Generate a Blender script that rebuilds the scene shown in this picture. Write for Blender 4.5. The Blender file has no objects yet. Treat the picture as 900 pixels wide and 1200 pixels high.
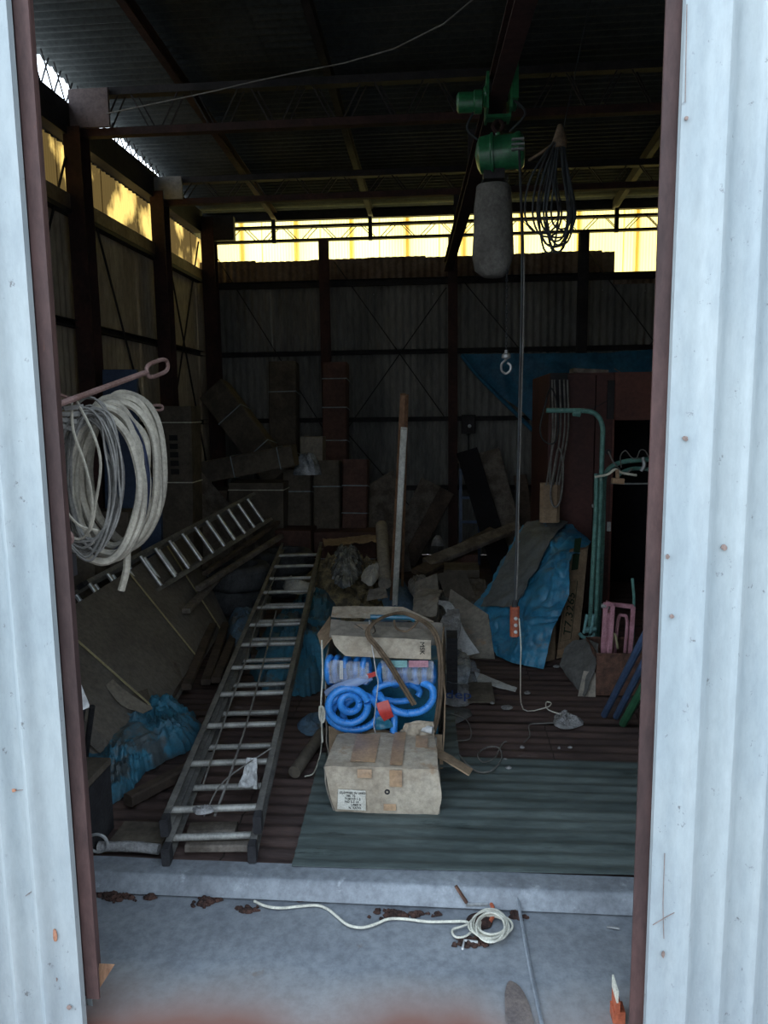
import bpy, bmesh, math, random
from mathutils import Vector as V, Matrix, noise
random.seed(7)
sc = bpy.context.scene
COL = sc.collection
PI = math.pi

# ------------------------------------------------------------------ camera
F = 867.0
yd = V((73, 119, -867)).normalized()
b_ = (73*80 + 867**2)/119
zd = -V((80, -b_, -867)).normalized()
xd = yd.cross(zd)
RM = Matrix((xd, yd, zd))
CP = V((0, 0, 1.6))
cd = bpy.data.cameras.new('camera'); cam = bpy.data.objects.new('camera', cd); COL.objects.link(cam)
cd.sensor_width = 36; cd.lens = 36*F/1200; cd.clip_start = .05; cd.clip_end = 200
cam.matrix_world = Matrix.Translation(CP) @ RM.to_4x4()
sc.camera = cam

# ------------------------------------------------------------------ world, sun, exposure
w = bpy.data.worlds.new('sky'); sc.world = w; w.use_nodes = True
nt = w.node_tree; nt.nodes.clear()
o_ = nt.nodes.new('ShaderNodeOutputWorld'); bg = nt.nodes.new('ShaderNodeBackground')
tc = nt.nodes.new('ShaderNodeTexCoord'); sp = nt.nodes.new('ShaderNodeSeparateXYZ'); cr = nt.nodes.new('ShaderNodeValToRGB')
cr.color_ramp.elements[0].position = 0; cr.color_ramp.elements[0].color = (.78, .86, .93, 1)
cr.color_ramp.elements[1].position = 1; cr.color_ramp.elements[1].color = (.56, .71, .90, 1)
nt.links.new(tc.outputs['Generated'], sp.inputs[0]); nt.links.new(sp.outputs[2], cr.inputs[0])
nt.links.new(cr.outputs[0], bg.inputs[0]); # hazy brightening towards the side the sun stands on
dp = nt.nodes.new('ShaderNodeVectorMath'); dp.operation = 'DOT_PRODUCT'; dp.inputs[1].default_value = V((-.78, .50, .37)).normalized()
nt.links.new(tc.outputs['Generated'], dp.inputs[0])
mm = nt.nodes.new('ShaderNodeMath'); mm.operation = 'MULTIPLY_ADD'; mm.inputs[1].default_value = .85; mm.inputs[2].default_value = 1.62
nt.links.new(dp.outputs['Value'], mm.inputs[0]); nt.links.new(mm.outputs[0], bg.inputs[1])
nt.links.new(bg.outputs[0], o_.inputs[0])
sd = bpy.data.lights.new('sun', 'SUN'); so = bpy.data.objects.new('sun', sd); COL.objects.link(so)
sd.energy = 2.6; sd.angle = .009; sd.color = (1, .93, .78)
so.rotation_euler = V((.36, -.71, -.60)).to_track_quat('-Z', 'Y').to_euler(); so.location = (-6, 14, 9)
sc.view_settings.view_transform = 'Standard'; sc.view_settings.look = 'None'
sc.view_settings.exposure = 1.2; sc.view_settings.gamma = 1; sc.view_settings.use_curve_mapping = False

# ------------------------------------------------------------------ measuring helpers: a direction seen by the eye met with a plane of the building
def ray(x, y): return RM @ V((x-450, 600-y, -F))
def A(x, y, Y): d = ray(x, y); return CP + d*(Y/d.y)
def G(x, y, z=0.0): d = ray(x, y); return CP + d*((z-1.6)/d.z)
def L(x, y, X): d = ray(x, y); return CP + d*(X/d.x)

# ------------------------------------------------------------------ materials
MATS = {}
def mat(name, c1, c2=None, scale=6, rough=.8, metal=0, bump=.15, spots=None, spot_scale=4, spot_at=.6, stretch=(1, 1, 1), detail=6, spec=.3, bumps=None, spot_stretch=None, grain=.28):
    m = bpy.data.materials.new(name); m.use_nodes = True; MATS[name] = m
    n = m.node_tree; N = n.nodes; K = n.links
    p = N['Principled BSDF']
    c2 = c2 or tuple(v*.6 for v in c1)
    t = N.new('ShaderNodeTexCoord'); mp = N.new('ShaderNodeMapping'); mp.inputs['Scale'].default_value = stretch
    K.new(t.outputs['Object'], mp.inputs[0])
    nz = N.new('ShaderNodeTexNoise'); nz.inputs['Scale'].default_value = scale; nz.inputs['Detail'].default_value = detail; nz.inputs['Roughness'].default_value = .62
    K.new(mp.outputs[0], nz.inputs[0])
    r = N.new('ShaderNodeValToRGB'); r.color_ramp.elements[0].position = .40; r.color_ramp.elements[1].position = .60
    r.color_ramp.elements[0].color = (*c2, 1); r.color_ramp.elements[1].color = (*c1, 1)
    K.new(nz.outputs[0], r.inputs[0]); out = r.outputs[0]
    if spots:
        mp2 = N.new('ShaderNodeMapping'); mp2.inputs['Scale'].default_value = spot_stretch or stretch; mp2.inputs['Location'].default_value = (3.1, 1.7, 5.2)
        K.new(t.outputs['Object'], mp2.inputs[0])
        n2 = N.new('ShaderNodeTexNoise'); n2.inputs['Scale'].default_value = spot_scale; n2.inputs['Detail'].default_value = 8; n2.inputs['Roughness'].default_value = .7
        K.new(mp2.outputs[0], n2.inputs[0])
        r2 = N.new('ShaderNodeValToRGB'); r2.color_ramp.elements[0].position = spot_at; r2.color_ramp.elements[1].position = spot_at+.07
        K.new(n2.outputs[0], r2.inputs[0])
        mx = N.new('ShaderNodeMix'); mx.data_type = 'RGBA'
        K.new(r2.outputs[0], mx.inputs[0]); K.new(out, mx.inputs[6]); mx.inputs[7].default_value = (*spots, 1); out = mx.outputs[2]
    if grain:
        ng = N.new('ShaderNodeTexNoise'); ng.inputs['Scale'].default_value = max(scale*7, 30); ng.inputs['Detail'].default_value = 5; ng.inputs['Roughness'].default_value = .75
        K.new(mp.outputs[0], ng.inputs[0]); rg = N.new('ShaderNodeValToRGB'); rg.color_ramp.elements[0].position = .36; rg.color_ramp.elements[1].position = .62
        rg.color_ramp.elements[0].color = (1-grain, 1-grain, 1-grain*.95, 1); rg.color_ramp.elements[1].color = (1+grain*.25,)*3+(1,)
        K.new(ng.outputs[0], rg.inputs[0]); mg = N.new('ShaderNodeMix'); mg.data_type = 'RGBA'; mg.blend_type = 'MULTIPLY'; mg.inputs[0].default_value = 1
        K.new(out, mg.inputs[6]); K.new(rg.outputs[0], mg.inputs[7]); out = mg.outputs[2]
    K.new(out, p.inputs['Base Color'])
    p.inputs['Roughness'].default_value = rough; p.inputs['Metallic'].default_value = metal
    p.inputs['Specular IOR Level'].default_value = spec
    if bump:
        nb = N.new('ShaderNodeTexNoise'); nb.inputs['Scale'].default_value = bumps or scale*6; nb.inputs['Detail'].default_value = 4
        K.new(mp.outputs[0], nb.inputs[0])
        bp = N.new('ShaderNodeBump'); bp.inputs['Strength'].default_value = bump; bp.inputs['Distance'].default_value = .01
        K.new(nb.outputs[0], bp.inputs['Height']); K.new(bp.outputs[0], p.inputs['Normal'])
    return m
white_paint = mat('weathered pale blue paint', (.36, .405, .415), (.315, .365, .385), 7, .42, 0, .08, grain=.10, spots=(.15, .155, .155), spot_scale=42, spot_at=.63, stretch=(1, 1, .3), spot_stretch=(1, 1, .8), spec=.4)
jamb_paint = mat('brown red oxide steel', (.105, .058, .053), (.062, .038, .036), 5, .6, 0, .15, spots=(.23, .10, .06), spot_scale=9, spot_at=.66, stretch=(1, 1, .3))
rust_steel = mat('old red oxide steel', (.062, .030, .026), (.032, .019, .018), 4, .8, 0, .2)
dark_steel = mat('dark dirty steel', (.035, .032, .034), (.018, .018, .02), 4, .75, 0, .2)
dull_wall = mat('dirty grey corrugated steel', (.20, .20, .185), (.12, .125, .12), 2.5, .7, 0, .06, spots=(.12, .08, .05), spot_scale=3, spot_at=.66, stretch=(1, 1, .25))
left_wall_m = mat('tan dusty corrugated steel', (.46, .40, .30), (.33, .28, .21), 2.2, .7, 0, .06, spots=(.13, .09, .05), spot_scale=2.4, spot_at=.64, stretch=(1, 1, .25))
rim_m = mat('rust stained corrugated steel', (.20, .15, .11), (.11, .075, .05), 3, .7, 0, .06)
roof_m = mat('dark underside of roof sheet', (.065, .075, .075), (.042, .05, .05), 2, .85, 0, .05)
floor_m = mat('rusty brown floor sheet', (.10, .066, .058), (.055, .038, .035), 5, .75, 0, .3, spots=(.16, .13, .12), spot_scale=5, spot_at=.64, stretch=(.5, 2.5, 1))
soil_m = mat('dark dirty concrete', (.08, .065, .055), (.045, .038, .034), 3, .95, 0, .4)
green_sheet_m = mat('dirty green grey sheet', (.115, .145, .14), (.065, .085, .083), 3, .6, 0, .25, spots=(.03, .04, .038), spot_scale=6, spot_at=.6, stretch=(.35, 2, 1))
apron_m = mat('blue grey galvanised plate', (.25, .275, .30), (.19, .21, .235), 2.2, .5, .0, .1, spots=(.17, .13, .11), spot_scale=3.2, spot_at=.665, spec=.5)
kerb_m = mat('grey painted sill', (.25, .28, .31), (.18, .20, .225), 4, .55, 0, .15, spots=(.33, .36, .39), spot_scale=9, spot_at=.6, spec=.5)
yard_m = mat('grey yard concrete', (.24, .235, .225), (.16, .155, .15), 1.4, .9, 0, .3)
rustclump = mat('flaky rust debris', (.085, .045, .035), (.035, .022, .019), 40, .95, 0, .8)
white_cord = mat('cream cord', (.72, .71, .60), (.55, .54, .46), 30, .7, 0, .1)
white_m = mat('dirty white plastic', (.60, .61, .60), (.42, .43, .43), 9, .55, 0, .1)
beige_hose = mat('beige grey hose', (.40, .37, .30), (.27, .25, .205), 12, .55, 0, .12, spec=.45)
navy_m = mat('navy hose', (.02, .028, .06), (.012, .016, .035), 10, .5, 0, .1)
pink_rust = mat('rusty pinkish steel rod', (.24, .155, .14), (.15, .085, .07), 14, .75, 0, .3, spots=(.30, .10, .05), spot_scale=14, spot_at=.66)
rust_m = mat('brown rust', (.16, .085, .06), (.07, .04, .03), 18, .85, 0, .4)
orange_rust = mat('orange primer and rust', (.50, .13, .06), (.32, .085, .045), 12, .7, 0, .2, spots=(.55, .50, .45), spot_scale=14, spot_at=.68)
alu = mat('dull aluminium', (.40, .42, .43), (.26, .28, .29), 14, .42, .55, .08, stretch=(1, 1, 1), spec=.5)
alu_rung = mat('brighter aluminium rung', (.42, .42, .39), (.28, .28, .26), 18, .45, .3, .06, spec=.5)
alu_shiny = mat('shiny aluminium rung', (.75, .77, .78), (.55, .57, .58), 18, .3, .6, .04, spec=.6)
alu_dark = mat('grime darkened aluminium', (.21, .205, .19), (.12, .12, .115), 9, .55, .2, .15)
rubber = mat('black rubber', (.035, .036, .04), (.02, .02, .023), 12, .75, 0, .2)
tyre_m = mat('dusty tyre rubber', (.085, .09, .095), (.05, .053, .057), 8, .85, 0, .25)
card = mat('brown cardboard', (.33, .24, .155), (.24, .17, .11), 5, .85, 0, .08)
card_grey = mat('dust greyed cardboard', (.30, .27, .225), (.215, .195, .165), 4, .9, 0, .1, spots=(.35, .25, .17), spot_scale=4, spot_at=.62)
card_dusty = mat('pale dusty cardboard', (.49, .43, .34), (.37, .31, .235), 5, .9, 0, .1, spots=(.36, .25, .16), spot_scale=5, spot_at=.58)
card_red = mat('reddish cardboard', (.115, .062, .05), (.08, .046, .038), 4, .85, 0, .08)
card_dark = mat('dark grimy cardboard', (.13, .11, .085), (.08, .068, .055), 4, .9, 0, .1)
slab_m = mat('grey brown sheathing board', (.185, .168, .145), (.145, .13, .112), 3, .85, 0, .08, spots=(.125, .105, .08), spot_scale=3, spot_at=.6)
tape_m = mat('brown packing tape', (.44, .29, .17), (.33, .22, .14), 9, .35, 0, .04, spec=.5)
label_m = mat('dirty paper label', (.68, .67, .60), (.55, .53, .46), 20, .8, 0, .03)
ink = mat('black ink', (.02, .02, .02), (.015, .015, .015), 5, .8, 0, 0)
green_ink = mat('dark green ink', (.018, .045, .022), (.012, .03, .016), 5, .8, 0, 0)
blue_ink = mat('blue ink', (.04, .09, .28), (.03, .07, .2), 5, .8, 0, 0)
strap_y = mat('yellow packing strap', (.52, .47, .28), (.40, .36, .22), 9, .6, 0, .05)
twine = mat('blue grey twine', (.32, .38, .40), (.22, .27, .29), 20, .8, 0, .1)
tarp = mat('faded blue tarpaulin', (.04, .25, .42), (.028, .17, .30), 5, .45, 0, .12, spots=(.11, .155, .175), spot_scale=3.2, spot_at=.56, spec=.45, bumps=60)
tarp_dirty = mat('dirty blue tarpaulin', (.045, .20, .30), (.05, .13, .18), 4, .5, 0, .15, spots=(.085, .11, .12), spot_scale=4, spot_at=.52, spec=.4, bumps=50)
tarp_dark = mat('deep blue tarpaulin', (.025, .14, .24), (.018, .10, .18), 4, .55, 0, .12, bumps=40)
tarp_grey = mat('dust grey tarpaulin', (.14, .155, .16), (.10, .115, .12), 5, .6, 0, .12)
wood_dark = mat('old dark timber', (.105, .078, .06), (.055, .042, .034), 6, .85, 0, .3, stretch=(1, 1, 1))
wood_grey = mat('weathered grey timber', (.20, .175, .15), (.10, .085, .07), 8, .85, 0, .25)
wood_brown = mat('brown timber', (.30, .17, .10), (.20, .11, .065), 9, .75, 0, .15, stretch=(4, 4, .4))
white_wood = mat('white primed timber', (.78, .78, .72), (.58, .58, .52), 5, .6, 0, .08, stretch=(2, 2, .3))
blue_board = mat('slate blue board', (.055, .085, .15), (.04, .06, .11), 3, .7, 0, .08)
hose_blue = mat('bright blue corrugated hose', (.045, .29, .80), (.035, .23, .66), 10, .35, 0, .03, spec=.55)
teal_m = mat('teal film', (.02, .17, .26), (.015, .12, .2), 9, .35, 0, .1, spec=.5)
red_m = mat('red plastic', (.55, .05, .04), (.42, .035, .03), 10, .35, 0, .05, spec=.5)
brown_hose = mat('brown webbing', (.16, .115, .075), (.10, .07, .045), 18, .8, 0, .2)
green_pipe = mat('chipped green painted pipe', (.13, .30, .26), (.08, .20, .175), 24, .5, 0, .15, spots=(.26, .36, .32), spot_scale=24, spot_at=.6, spec=.4)
teal_clip = mat('pale teal paint', (.20, .42, .42), (.14, .30, .30), 20, .5, 0, .1)
pink_m = mat('faded pink painted steel', (.50, .26, .31), (.38, .18, .22), 14, .55, 0, .12, spots=(.14, .07, .06), spot_scale=16, spot_at=.64)
cabinet_m = mat('maroon painted steel', (.085, .034, .03), (.055, .024, .022), 3, .6, 0, .12)
cabinet_l = mat('rusty maroon door steel', (.14, .055, .042), (.10, .042, .034), 3, .65, 0, .12)
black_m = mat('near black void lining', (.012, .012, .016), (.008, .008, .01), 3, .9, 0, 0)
hoist_green = mat('machine green enamel', (.028, .20, .075), (.018, .12, .05), 8, .35, 0, .06, spots=(.02, .04, .025), spot_scale=6, spot_at=.62, spec=.6)
sack_m = mat('grey canvas chain bag', (.17, .165, .15), (.11, .105, .095), 9, .9, 0, .2)
cable_m = mat('dark grey cable', (.035, .045, .05), (.028, .028, .03), 12, .6, 0, .1)
cable_g = mat('grey cable', (.21, .205, .19), (.13, .125, .115), 12, .65, 0, .1)
plate_m = mat('pinkish gusset steel', (.20, .15, .145), (.13, .10, .098), 4, .7, 0, .1)
plate_w = mat('pale gusset steel', (.27, .265, .25), (.19, .185, .175), 4, .7, 0, .1)
straw = mat('straw and packing waste', (.30, .24, .13), (.10, .085, .06), 16, .9, 0, .9, spots=(.45, .40, .28), spot_scale=14, spot_at=.6)
foil = mat('crinkled clear film', (.30, .33, .36), (.12, .14, .16), 14, .22, 0, .4, spec=.8)
litter = mat('grey litter', (.33, .33, .33), (.20, .20, .20), 20, .85, 0, .6)
grey_cloth = mat('grey felt cloth', (.15, .15, .145), (.105, .105, .10), 6, .95, 0, .3)
blue_rod = mat('dark blue paint', (.06, .10, .19), (.04, .07, .13), 10, .5, 0, .1)
green_rod = mat('green paint', (.035, .14, .07), (.025, .10, .05), 10, .5, 0, .1)
steel_m = mat('worn galvanised steel', (.40, .41, .41), (.28, .29, .29), 12, .45, .4, .1)
red_blk = mat('orange red control housing', (.42, .12, .06), (.26, .07, .04), 12, .55, 0, .12)
bluebag = mat('faded blue bag', (.13, .22, .31), (.085, .15, .22), 6, .6, 0, .25, spots=(.10, .11, .12), spot_scale=4, spot_at=.58)

def clear_film(name, col, tr):
    m = bpy.data.materials.new(name); m.use_nodes = True; N = m.node_tree.nodes; K = m.node_tree.links
    p = N['Principled BSDF']; p.inputs['Base Color'].default_value = (*col, 1); p.inputs['Roughness'].default_value = .18
    p.inputs['Alpha'].default_value = tr
    nz = N.new('ShaderNodeTexNoise'); nz.inputs['Scale'].default_value = 30; bp = N.new('ShaderNodeBump'); bp.inputs['Strength'].default_value = .5; bp.inputs['Distance'].default_value = .01
    t = N.new('ShaderNodeTexCoord'); K.new(t.outputs['Object'], nz.inputs[0]); K.new(nz.outputs[0], bp.inputs['Height']); K.new(bp.outputs[0], p.inputs['Normal'])
    return m
film = clear_film('clear plastic film', (.70, .73, .78), .2)
film_blue = clear_film('bluish clear plastic', (.40, .55, .85), .45)

def translucent(name, c1, c2, scale, stretch, lo=.35, hi=.65):
    m = bpy.data.materials.new(name); m.use_nodes = True; N = m.node_tree.nodes; K = m.node_tree.links
    N.clear(); out = N.new('ShaderNodeOutputMaterial'); tr = N.new('ShaderNodeBsdfTranslucent'); df = N.new('ShaderNodeBsdfDiffuse'); mx = N.new('ShaderNodeMixShader')
    t = N.new('ShaderNodeTexCoord'); mp = N.new('ShaderNodeMapping'); mp.inputs['Scale'].default_value = stretch
    nz = N.new('ShaderNodeTexNoise'); nz.inputs['Scale'].default_value = scale; nz.inputs['Detail'].default_value = 6
    r = N.new('ShaderNodeValToRGB'); r.color_ramp.elements[0].position = lo; r.color_ramp.elements[1].position = hi
    r.color_ramp.elements[0].color = (*c2, 1); r.color_ramp.elements[1].color = (*c1, 1)
    K.new(t.outputs['Object'], mp.inputs[0]); K.new(mp.outputs[0], nz.inputs[0]); K.new(nz.outputs[0], r.inputs[0])
    K.new(r.outputs[0], tr.inputs[0]); K.new(r.outputs[0], df.inputs[0]); mx.inputs[0].default_value = .25
    K.new(tr.outputs[0], mx.inputs[1]); K.new(df.outputs[0], mx.inputs[2]); K.new(mx.outputs[0], out.inputs[0])
    return m
frp_back = translucent('yellowed translucent sheet', (.86, .72, .27), (.80, .62, .19), 2, (1, 1, .3))
frp_left = translucent('algae stained translucent sheet', (.44, .28, .075), (.045, .028, .009), 3.2, (1, 1, .7), .47, .60)

# ------------------------------------------------------------------ mesh helpers
class MB:
    def __init__(s): s.v = []; s.f = []; s.smooth = False
    def add(s, vs, fs):
        n = len(s.v); s.v += [V(v) for v in vs]; s.f += [tuple(i+n for i in f) for f in fs]; return s
    def box(s, a, b):
        x0, y0, z0 = a; x1, y1, z1 = b
        return s.hexa([(x0,y0,z0),(x1,y0,z0),(x1,y1,z0),(x0,y1,z0)], [(x0,y0,z1),(x1,y0,z1),(x1,y1,z1),(x0,y1,z1)])
    def hexa(s, lo, hi):
        return s.add(list(lo)+list(hi), [(3,2,1,0),(4,5,6,7),(0,1,5,4),(1,2,6,5),(2,3,7,6),(3,0,4,7)])
    def beam(s, p0, p1, w, h, up=(0, 0, 1)):
        p0 = V(p0); p1 = V(p1); d = (p1-p0).normalized(); up = V(up)
        if abs(d.dot(up.normalized())) > .99: up = V((0, 1, 0))
        x = d.cross(up).normalized(); y = x.cross(d).normalized()
        def ring(p): return [p-x*w/2-y*h/2, p+x*w/2-y*h/2, p+x*w/2+y*h/2, p-x*w/2+y*h/2]
        return s.hexa(ring(p0), ring(p1))
    def bbeam(s, p0, p1, w, h, up=(0, 0, 1), c=.15):      # beam with chamfered long edges
        p0 = V(p0); p1 = V(p1); d = (p1-p0).normalized(); up = V(up)
        if abs(d.dot(up.normalized())) > .99: up = V((0, 1, 0))
        x = d.cross(up).normalized(); y = x.cross(d).normalized(); c = min(w, h)*c
        q = [(-w/2+c,-h/2),(w/2-c,-h/2),(w/2,-h/2+c),(w/2,h/2-c),(w/2-c,h/2),(-w/2+c,h/2),(-w/2,h/2-c),(-w/2,-h/2+c)]
        vs = [p0+x*a+y*b for a, b in q]+[p1+x*a+y*b for a, b in q]
        return s.add(vs, [tuple(range(7, -1, -1)), tuple(range(8, 16))]+[(i,(i+1)%8,8+(i+1)%8,8+i) for i in range(8)])
    def chan(s, p0, p1, w, h, t, up):                      # C channel, open towards +x side
        p0 = V(p0); p1 = V(p1); d = (p1-p0).normalized(); x = d.cross(V(up)).normalized(); y = x.cross(d).normalized()
        s.beam(p0-x*(w/2-t/2), p1-x*(w/2-t/2), t, h, up)
        s.beam(p0+y*(h/2-t/2), p1+y*(h/2-t/2), w, t, up); s.beam(p0-y*(h/2-t/2), p1-y*(h/2-t/2), w, t, up); return s
    def tube(s, pts, r, n=8, closed=False, smooth=4, ribs=None):
        pts = [V(p) for p in pts]
        if smooth > 1: pts = cr_path(pts, smooth, closed)
        if ribs: pts = resample(pts, ribs)
        m = len(pts); ts = []
        for i in range(m):
            a = pts[(i-1) % m] if (closed or i > 0) else pts[i]; b = pts[(i+1) % m] if (closed or i < m-1) else pts[i]
            ts.append((b-a).normalized() if (b-a).length > 1e-9 else V((0, 0, 1)))
        nrm = ts[0].orthogonal().normalized(); vs = []
        for i in range(m):
            nrm = (nrm-ts[i]*nrm.dot(ts[i]));
            nrm = nrm.normalized() if nrm.length > 1e-6 else ts[i].orthogonal().normalized()
            bn = ts[i].cross(nrm)
            rr = r(i/(m-1)) if callable(r) else r
            if ribs and i % 2: rr *= .88
            for k in range(n):
                a = 2*PI*k/n; vs.append(pts[i]+nrm*math.cos(a)*rr+bn*math.sin(a)*rr)
        fs = []
        for i in range(m if closed else m-1):
            j = (i+1) % m
            for k in range(n): fs.append((i*n+k, i*n+(k+1) % n, j*n+(k+1) % n, j*n+k))
        if not closed: fs += [tuple(range(n-1, -1, -1)), tuple((m-1)*n+k for k in range(n))]
        s.smooth = True
        return s.add(vs, fs)
    def cyl(s, p0, p1, r, n=16): s.tube([p0, p1], r, n, smooth=1); return s
    def lathe(s, c, axis, prof, n=20):                     # prof: (along, radius)
        axis = V(axis).normalized(); x = axis.orthogonal().normalized(); y = axis.cross(x); c = V(c); vs = []
        for a, r in prof:
            for k in range(n): t = 2*PI*k/n; vs.append(c+axis*a+x*math.cos(t)*r+y*math.sin(t)*r)
        m = len(prof); fs = [(i*n+k, i*n+(k+1) % n, (i+1)*n+(k+1) % n, (i+1)*n+k) for i in range(m-1) for k in range(n)]
        if prof[0][1] > 1e-4: fs.append(tuple(range(n-1, -1, -1)))
        if prof[-1][1] > 1e-4: fs.append(tuple((m-1)*n+k for k in range(n)))
        s.smooth = True
        return s.add(vs, fs)
    def corr(s, o, U, W, N, w, l, per=.076, amp=.009, seg=6, ph=0.0, rows=1):
        o = V(o); U = V(U).normalized(); W = V(W).normalized(); N = V(N).normalized(); n = max(2, int(w/per*seg)); vs = []
        for j in range(rows+1):
            for i in range(n+1):
                u = w*i/n; vs.append(o+U*u+W*(l*j/rows)+N*(amp*math.sin(2*PI*u/per+ph)))
        s.smooth = True
        return s.add(vs, [(j*(n+1)+i, j*(n+1)+i+1, (j+1)*(n+1)+i+1, (j+1)*(n+1)+i) for j in range(rows) for i in range(n)])
    def patch(s, ctrl, nu=40, nv=40, amp=.02, freq=4, thick=.004, seed=0, smooth=True, ridge=True):
        ctrl = [[V(p) for p in row] for row in ctrl]
        rows = [cr_n(row, nu, smooth) for row in ctrl]
        cols = [cr_n([rows[r][i] for r in range(len(rows))], nv, smooth) for i in range(nu+1)]
        g = [[cols[i][j] for i in range(nu+1)] for j in range(nv+1)]
        def nr(j, i):
            a = g[j][min(i+1, nu)]-g[j][max(i-1, 0)]; b = g[min(j+1, nv)][i]-g[max(j-1, 0)][i]
            c = a.cross(b); return c.normalized() if c.length > 1e-9 else V((0, 0, 1))
        ns = [[nr(j, i) for i in range(nu+1)] for j in range(nv+1)]
        sd_ = V((seed*7.3, seed*3.1, seed*1.7)); top = []
        for j in range(nv+1):
            for i in range(nu+1):
                p = g[j][i]; q = p*freq+sd_
                h = noise.noise(q)*.8+noise.noise(q*2.3)*.4
                if ridge:
                    qq = q+V((noise.noise(q*.7), noise.noise(q*.7+V((5, 5, 5))), 0))*1.2
                    h += (1-2.4*abs(noise.noise(qq*1.1)))*.6+(1-2.2*abs(noise.noise(qq*2.6)))*.28
                top.append(p+ns[j][i]*h*amp)
        nn = (nu+1)*(nv+1); bot = [top[k]-ns[k//(nu+1)][k % (nu+1)]*thick for k in range(nn)]
        fs = []; W_ = nu+1
        for j in range(nv):
            for i in range(nu):
                a, b, c, d = j*W_+i, j*W_+i+1, (j+1)*W_+i+1, (j+1)*W_+i
                fs.append((a, b, c, d)); fs.append((nn+d, nn+c, nn+b, nn+a))
        edge = [j for j in range(nu+1)]+[(j)*W_+nu for j in range(1, nv+1)]+[nv*W_+i for i in range(nu-1, -1, -1)]+[j*W_ for j in range(nv-1, 0, -1)]
        for k in range(len(edge)):
            a, b = edge[k], edge[(k+1) % len(edge)]; fs.append((b, a, nn+a, nn+b))
        s.smooth = True
        return s.add(top+bot, fs)
    def crumple(s, outline, h, seed=0, freq=9, amp=.5, nr=14, na=56, power=2.5, base=None, cen=None):
        ol = [V(p) for p in outline]; m = len(ol); sub = max(2, na//m); b = cr_path(ol, sub, True); na = len(b)
        c = sum(ol, V())/m
        if cen: c = V(cen)
        sd_ = V((seed*5.1, seed*2.9, seed)); vs = []
        def H(p, r):
            q = p*freq+sd_; qq = q+V((noise.noise(q*.6), noise.noise(q*.6+V((3, 3, 3))), 0))*1.3
            q2 = V((qq.x+qq.y*.6, (qq.y-qq.x*.6)*.45, qq.z*.5))
            nz = .55*noise.noise(q*.45)+(.34-1.1*abs(noise.noise(q2*1.3)))*.55+(.3-1.1*abs(noise.noise(qq*2.6)))*.30+(.25-abs(noise.noise(qq*5.5)))*.14
            return h*max(0, 1-r**power)**.75*max(.12, .85+amp*nz*1.5)
        z0 = base if base is not None else None
        vs.append(c+V((0, 0, H(c, 0))))
        for i in range(1, nr+1):
            r = i/nr
            for k in range(na):
                wob = 1+(.07*noise.noise(b[k]*12+sd_)+.06*noise.noise(b[k]*40+sd_))*(r if r > .4 else 0)
                p = c+(b[k]-c)*r*wob; vs.append(p+V((0, 0, H(p, r)+.002)))
        fs = [(0, 1+k, 1+(k+1) % na) for k in range(na)]
        for i in range(nr-1):
            for k in range(na):
                a = 1+i*na+k; bb = 1+i*na+(k+1) % na; fs.append((a, a+na, bb+na, bb))
        last = 1+(nr-1)*na; n0 = len(vs)
        for k in range(na):
            p = V(vs[last+k]); p.z = (z0 if z0 is not None else b[k].z); vs.append(p)
        fs += [(last+k, n0+k, n0+(k+1) % na, last+(k+1) % na) for k in range(na)]
        fs.append(tuple(n0+k for k in range(na-1, -1, -1)))
        s.smooth = True
        return s.add(vs, fs)
    def obj(s, name, m, root=None, parent=None, label=None, flat=False, org=None):
        o = org if org is not None else (root.location if root is not None else V())
        me = bpy.data.meshes.new(name); me.from_pydata([v-o for v in s.v], [], s.f); me.update()
        if s.smooth and not flat:
            me.polygons.foreach_set('use_smooth', [True]*len(me.polygons))
            me.set_sharp_from_angle(angle=.75)
        me.materials.append(m); ob = bpy.data.objects.new(name, me); COL.objects.link(ob)
        if parent is not None: ob.parent = parent
        elif root is not None: ob.parent = root
        else: ob.location = o
        if label: ob['label'] = label
        return ob
def cr_path(pts, sub, closed=False):
    m = len(pts)
    if m < 3 and not closed: return pts
    out = []; n = m if closed else m-1
    for i in range(n):
        if closed: p0, p1, p2, p3 = pts[(i-1) % m], pts[i], pts[(i+1) % m], pts[(i+2) % m]
        else: p1, p2 = pts[i], pts[i+1]; p0 = pts[i-1] if i else p1*2-p2; p3 = pts[i+2] if i+2 < m else p2*2-p1
        for k in range(sub):
            t = k/sub; out.append(.5*((2*p1)+(p2-p0)*t+(2*p0-5*p1+4*p2-p3)*t*t+(3*p1-p0-3*p2+p3)*t**3))
    if not closed: out.append(pts[-1])
    return out
def cr_n(pts, n, smooth=True):
    m = len(pts); out = []
    for k in range(n+1):
        t = k/n*(m-1); i = min(int(t), m-2); u = t-i
        if smooth and m > 2:
            p1, p2 = pts[i], pts[i+1]; p0 = pts[i-1] if i else p1*2-p2; p3 = pts[i+2] if i+2 < m else p2*2-p1
            out.append(.5*((2*p1)+(p2-p0)*u+(2*p0-5*p1+4*p2-p3)*u*u+(3*p1-p0-3*p2+p3)*u**3))
        else: out.append(pts[i].lerp(pts[i+1], u))
    return out
def resample(pts, step):
    out = [pts[0]]; acc = 0
    for a, b in zip(pts, pts[1:]):
        l = (b-a).length
        while acc+l >= step:
            t = (step-acc)/l; a = a.lerp(b, t); out.append(a); l = (b-a).length; acc = 0
        acc += l
    return out
def tag(o, label, cat, group=None):
    o['label'] = label; o['category'] = cat
    if group: o['group'] = group
    return o
def root(name, loc, label, cat, group=None):
    o = bpy.data.objects.new(name, None); COL.objects.link(o); o.location = V(loc); o.empty_display_size = .1
    return tag(o, label, cat, group)
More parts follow.
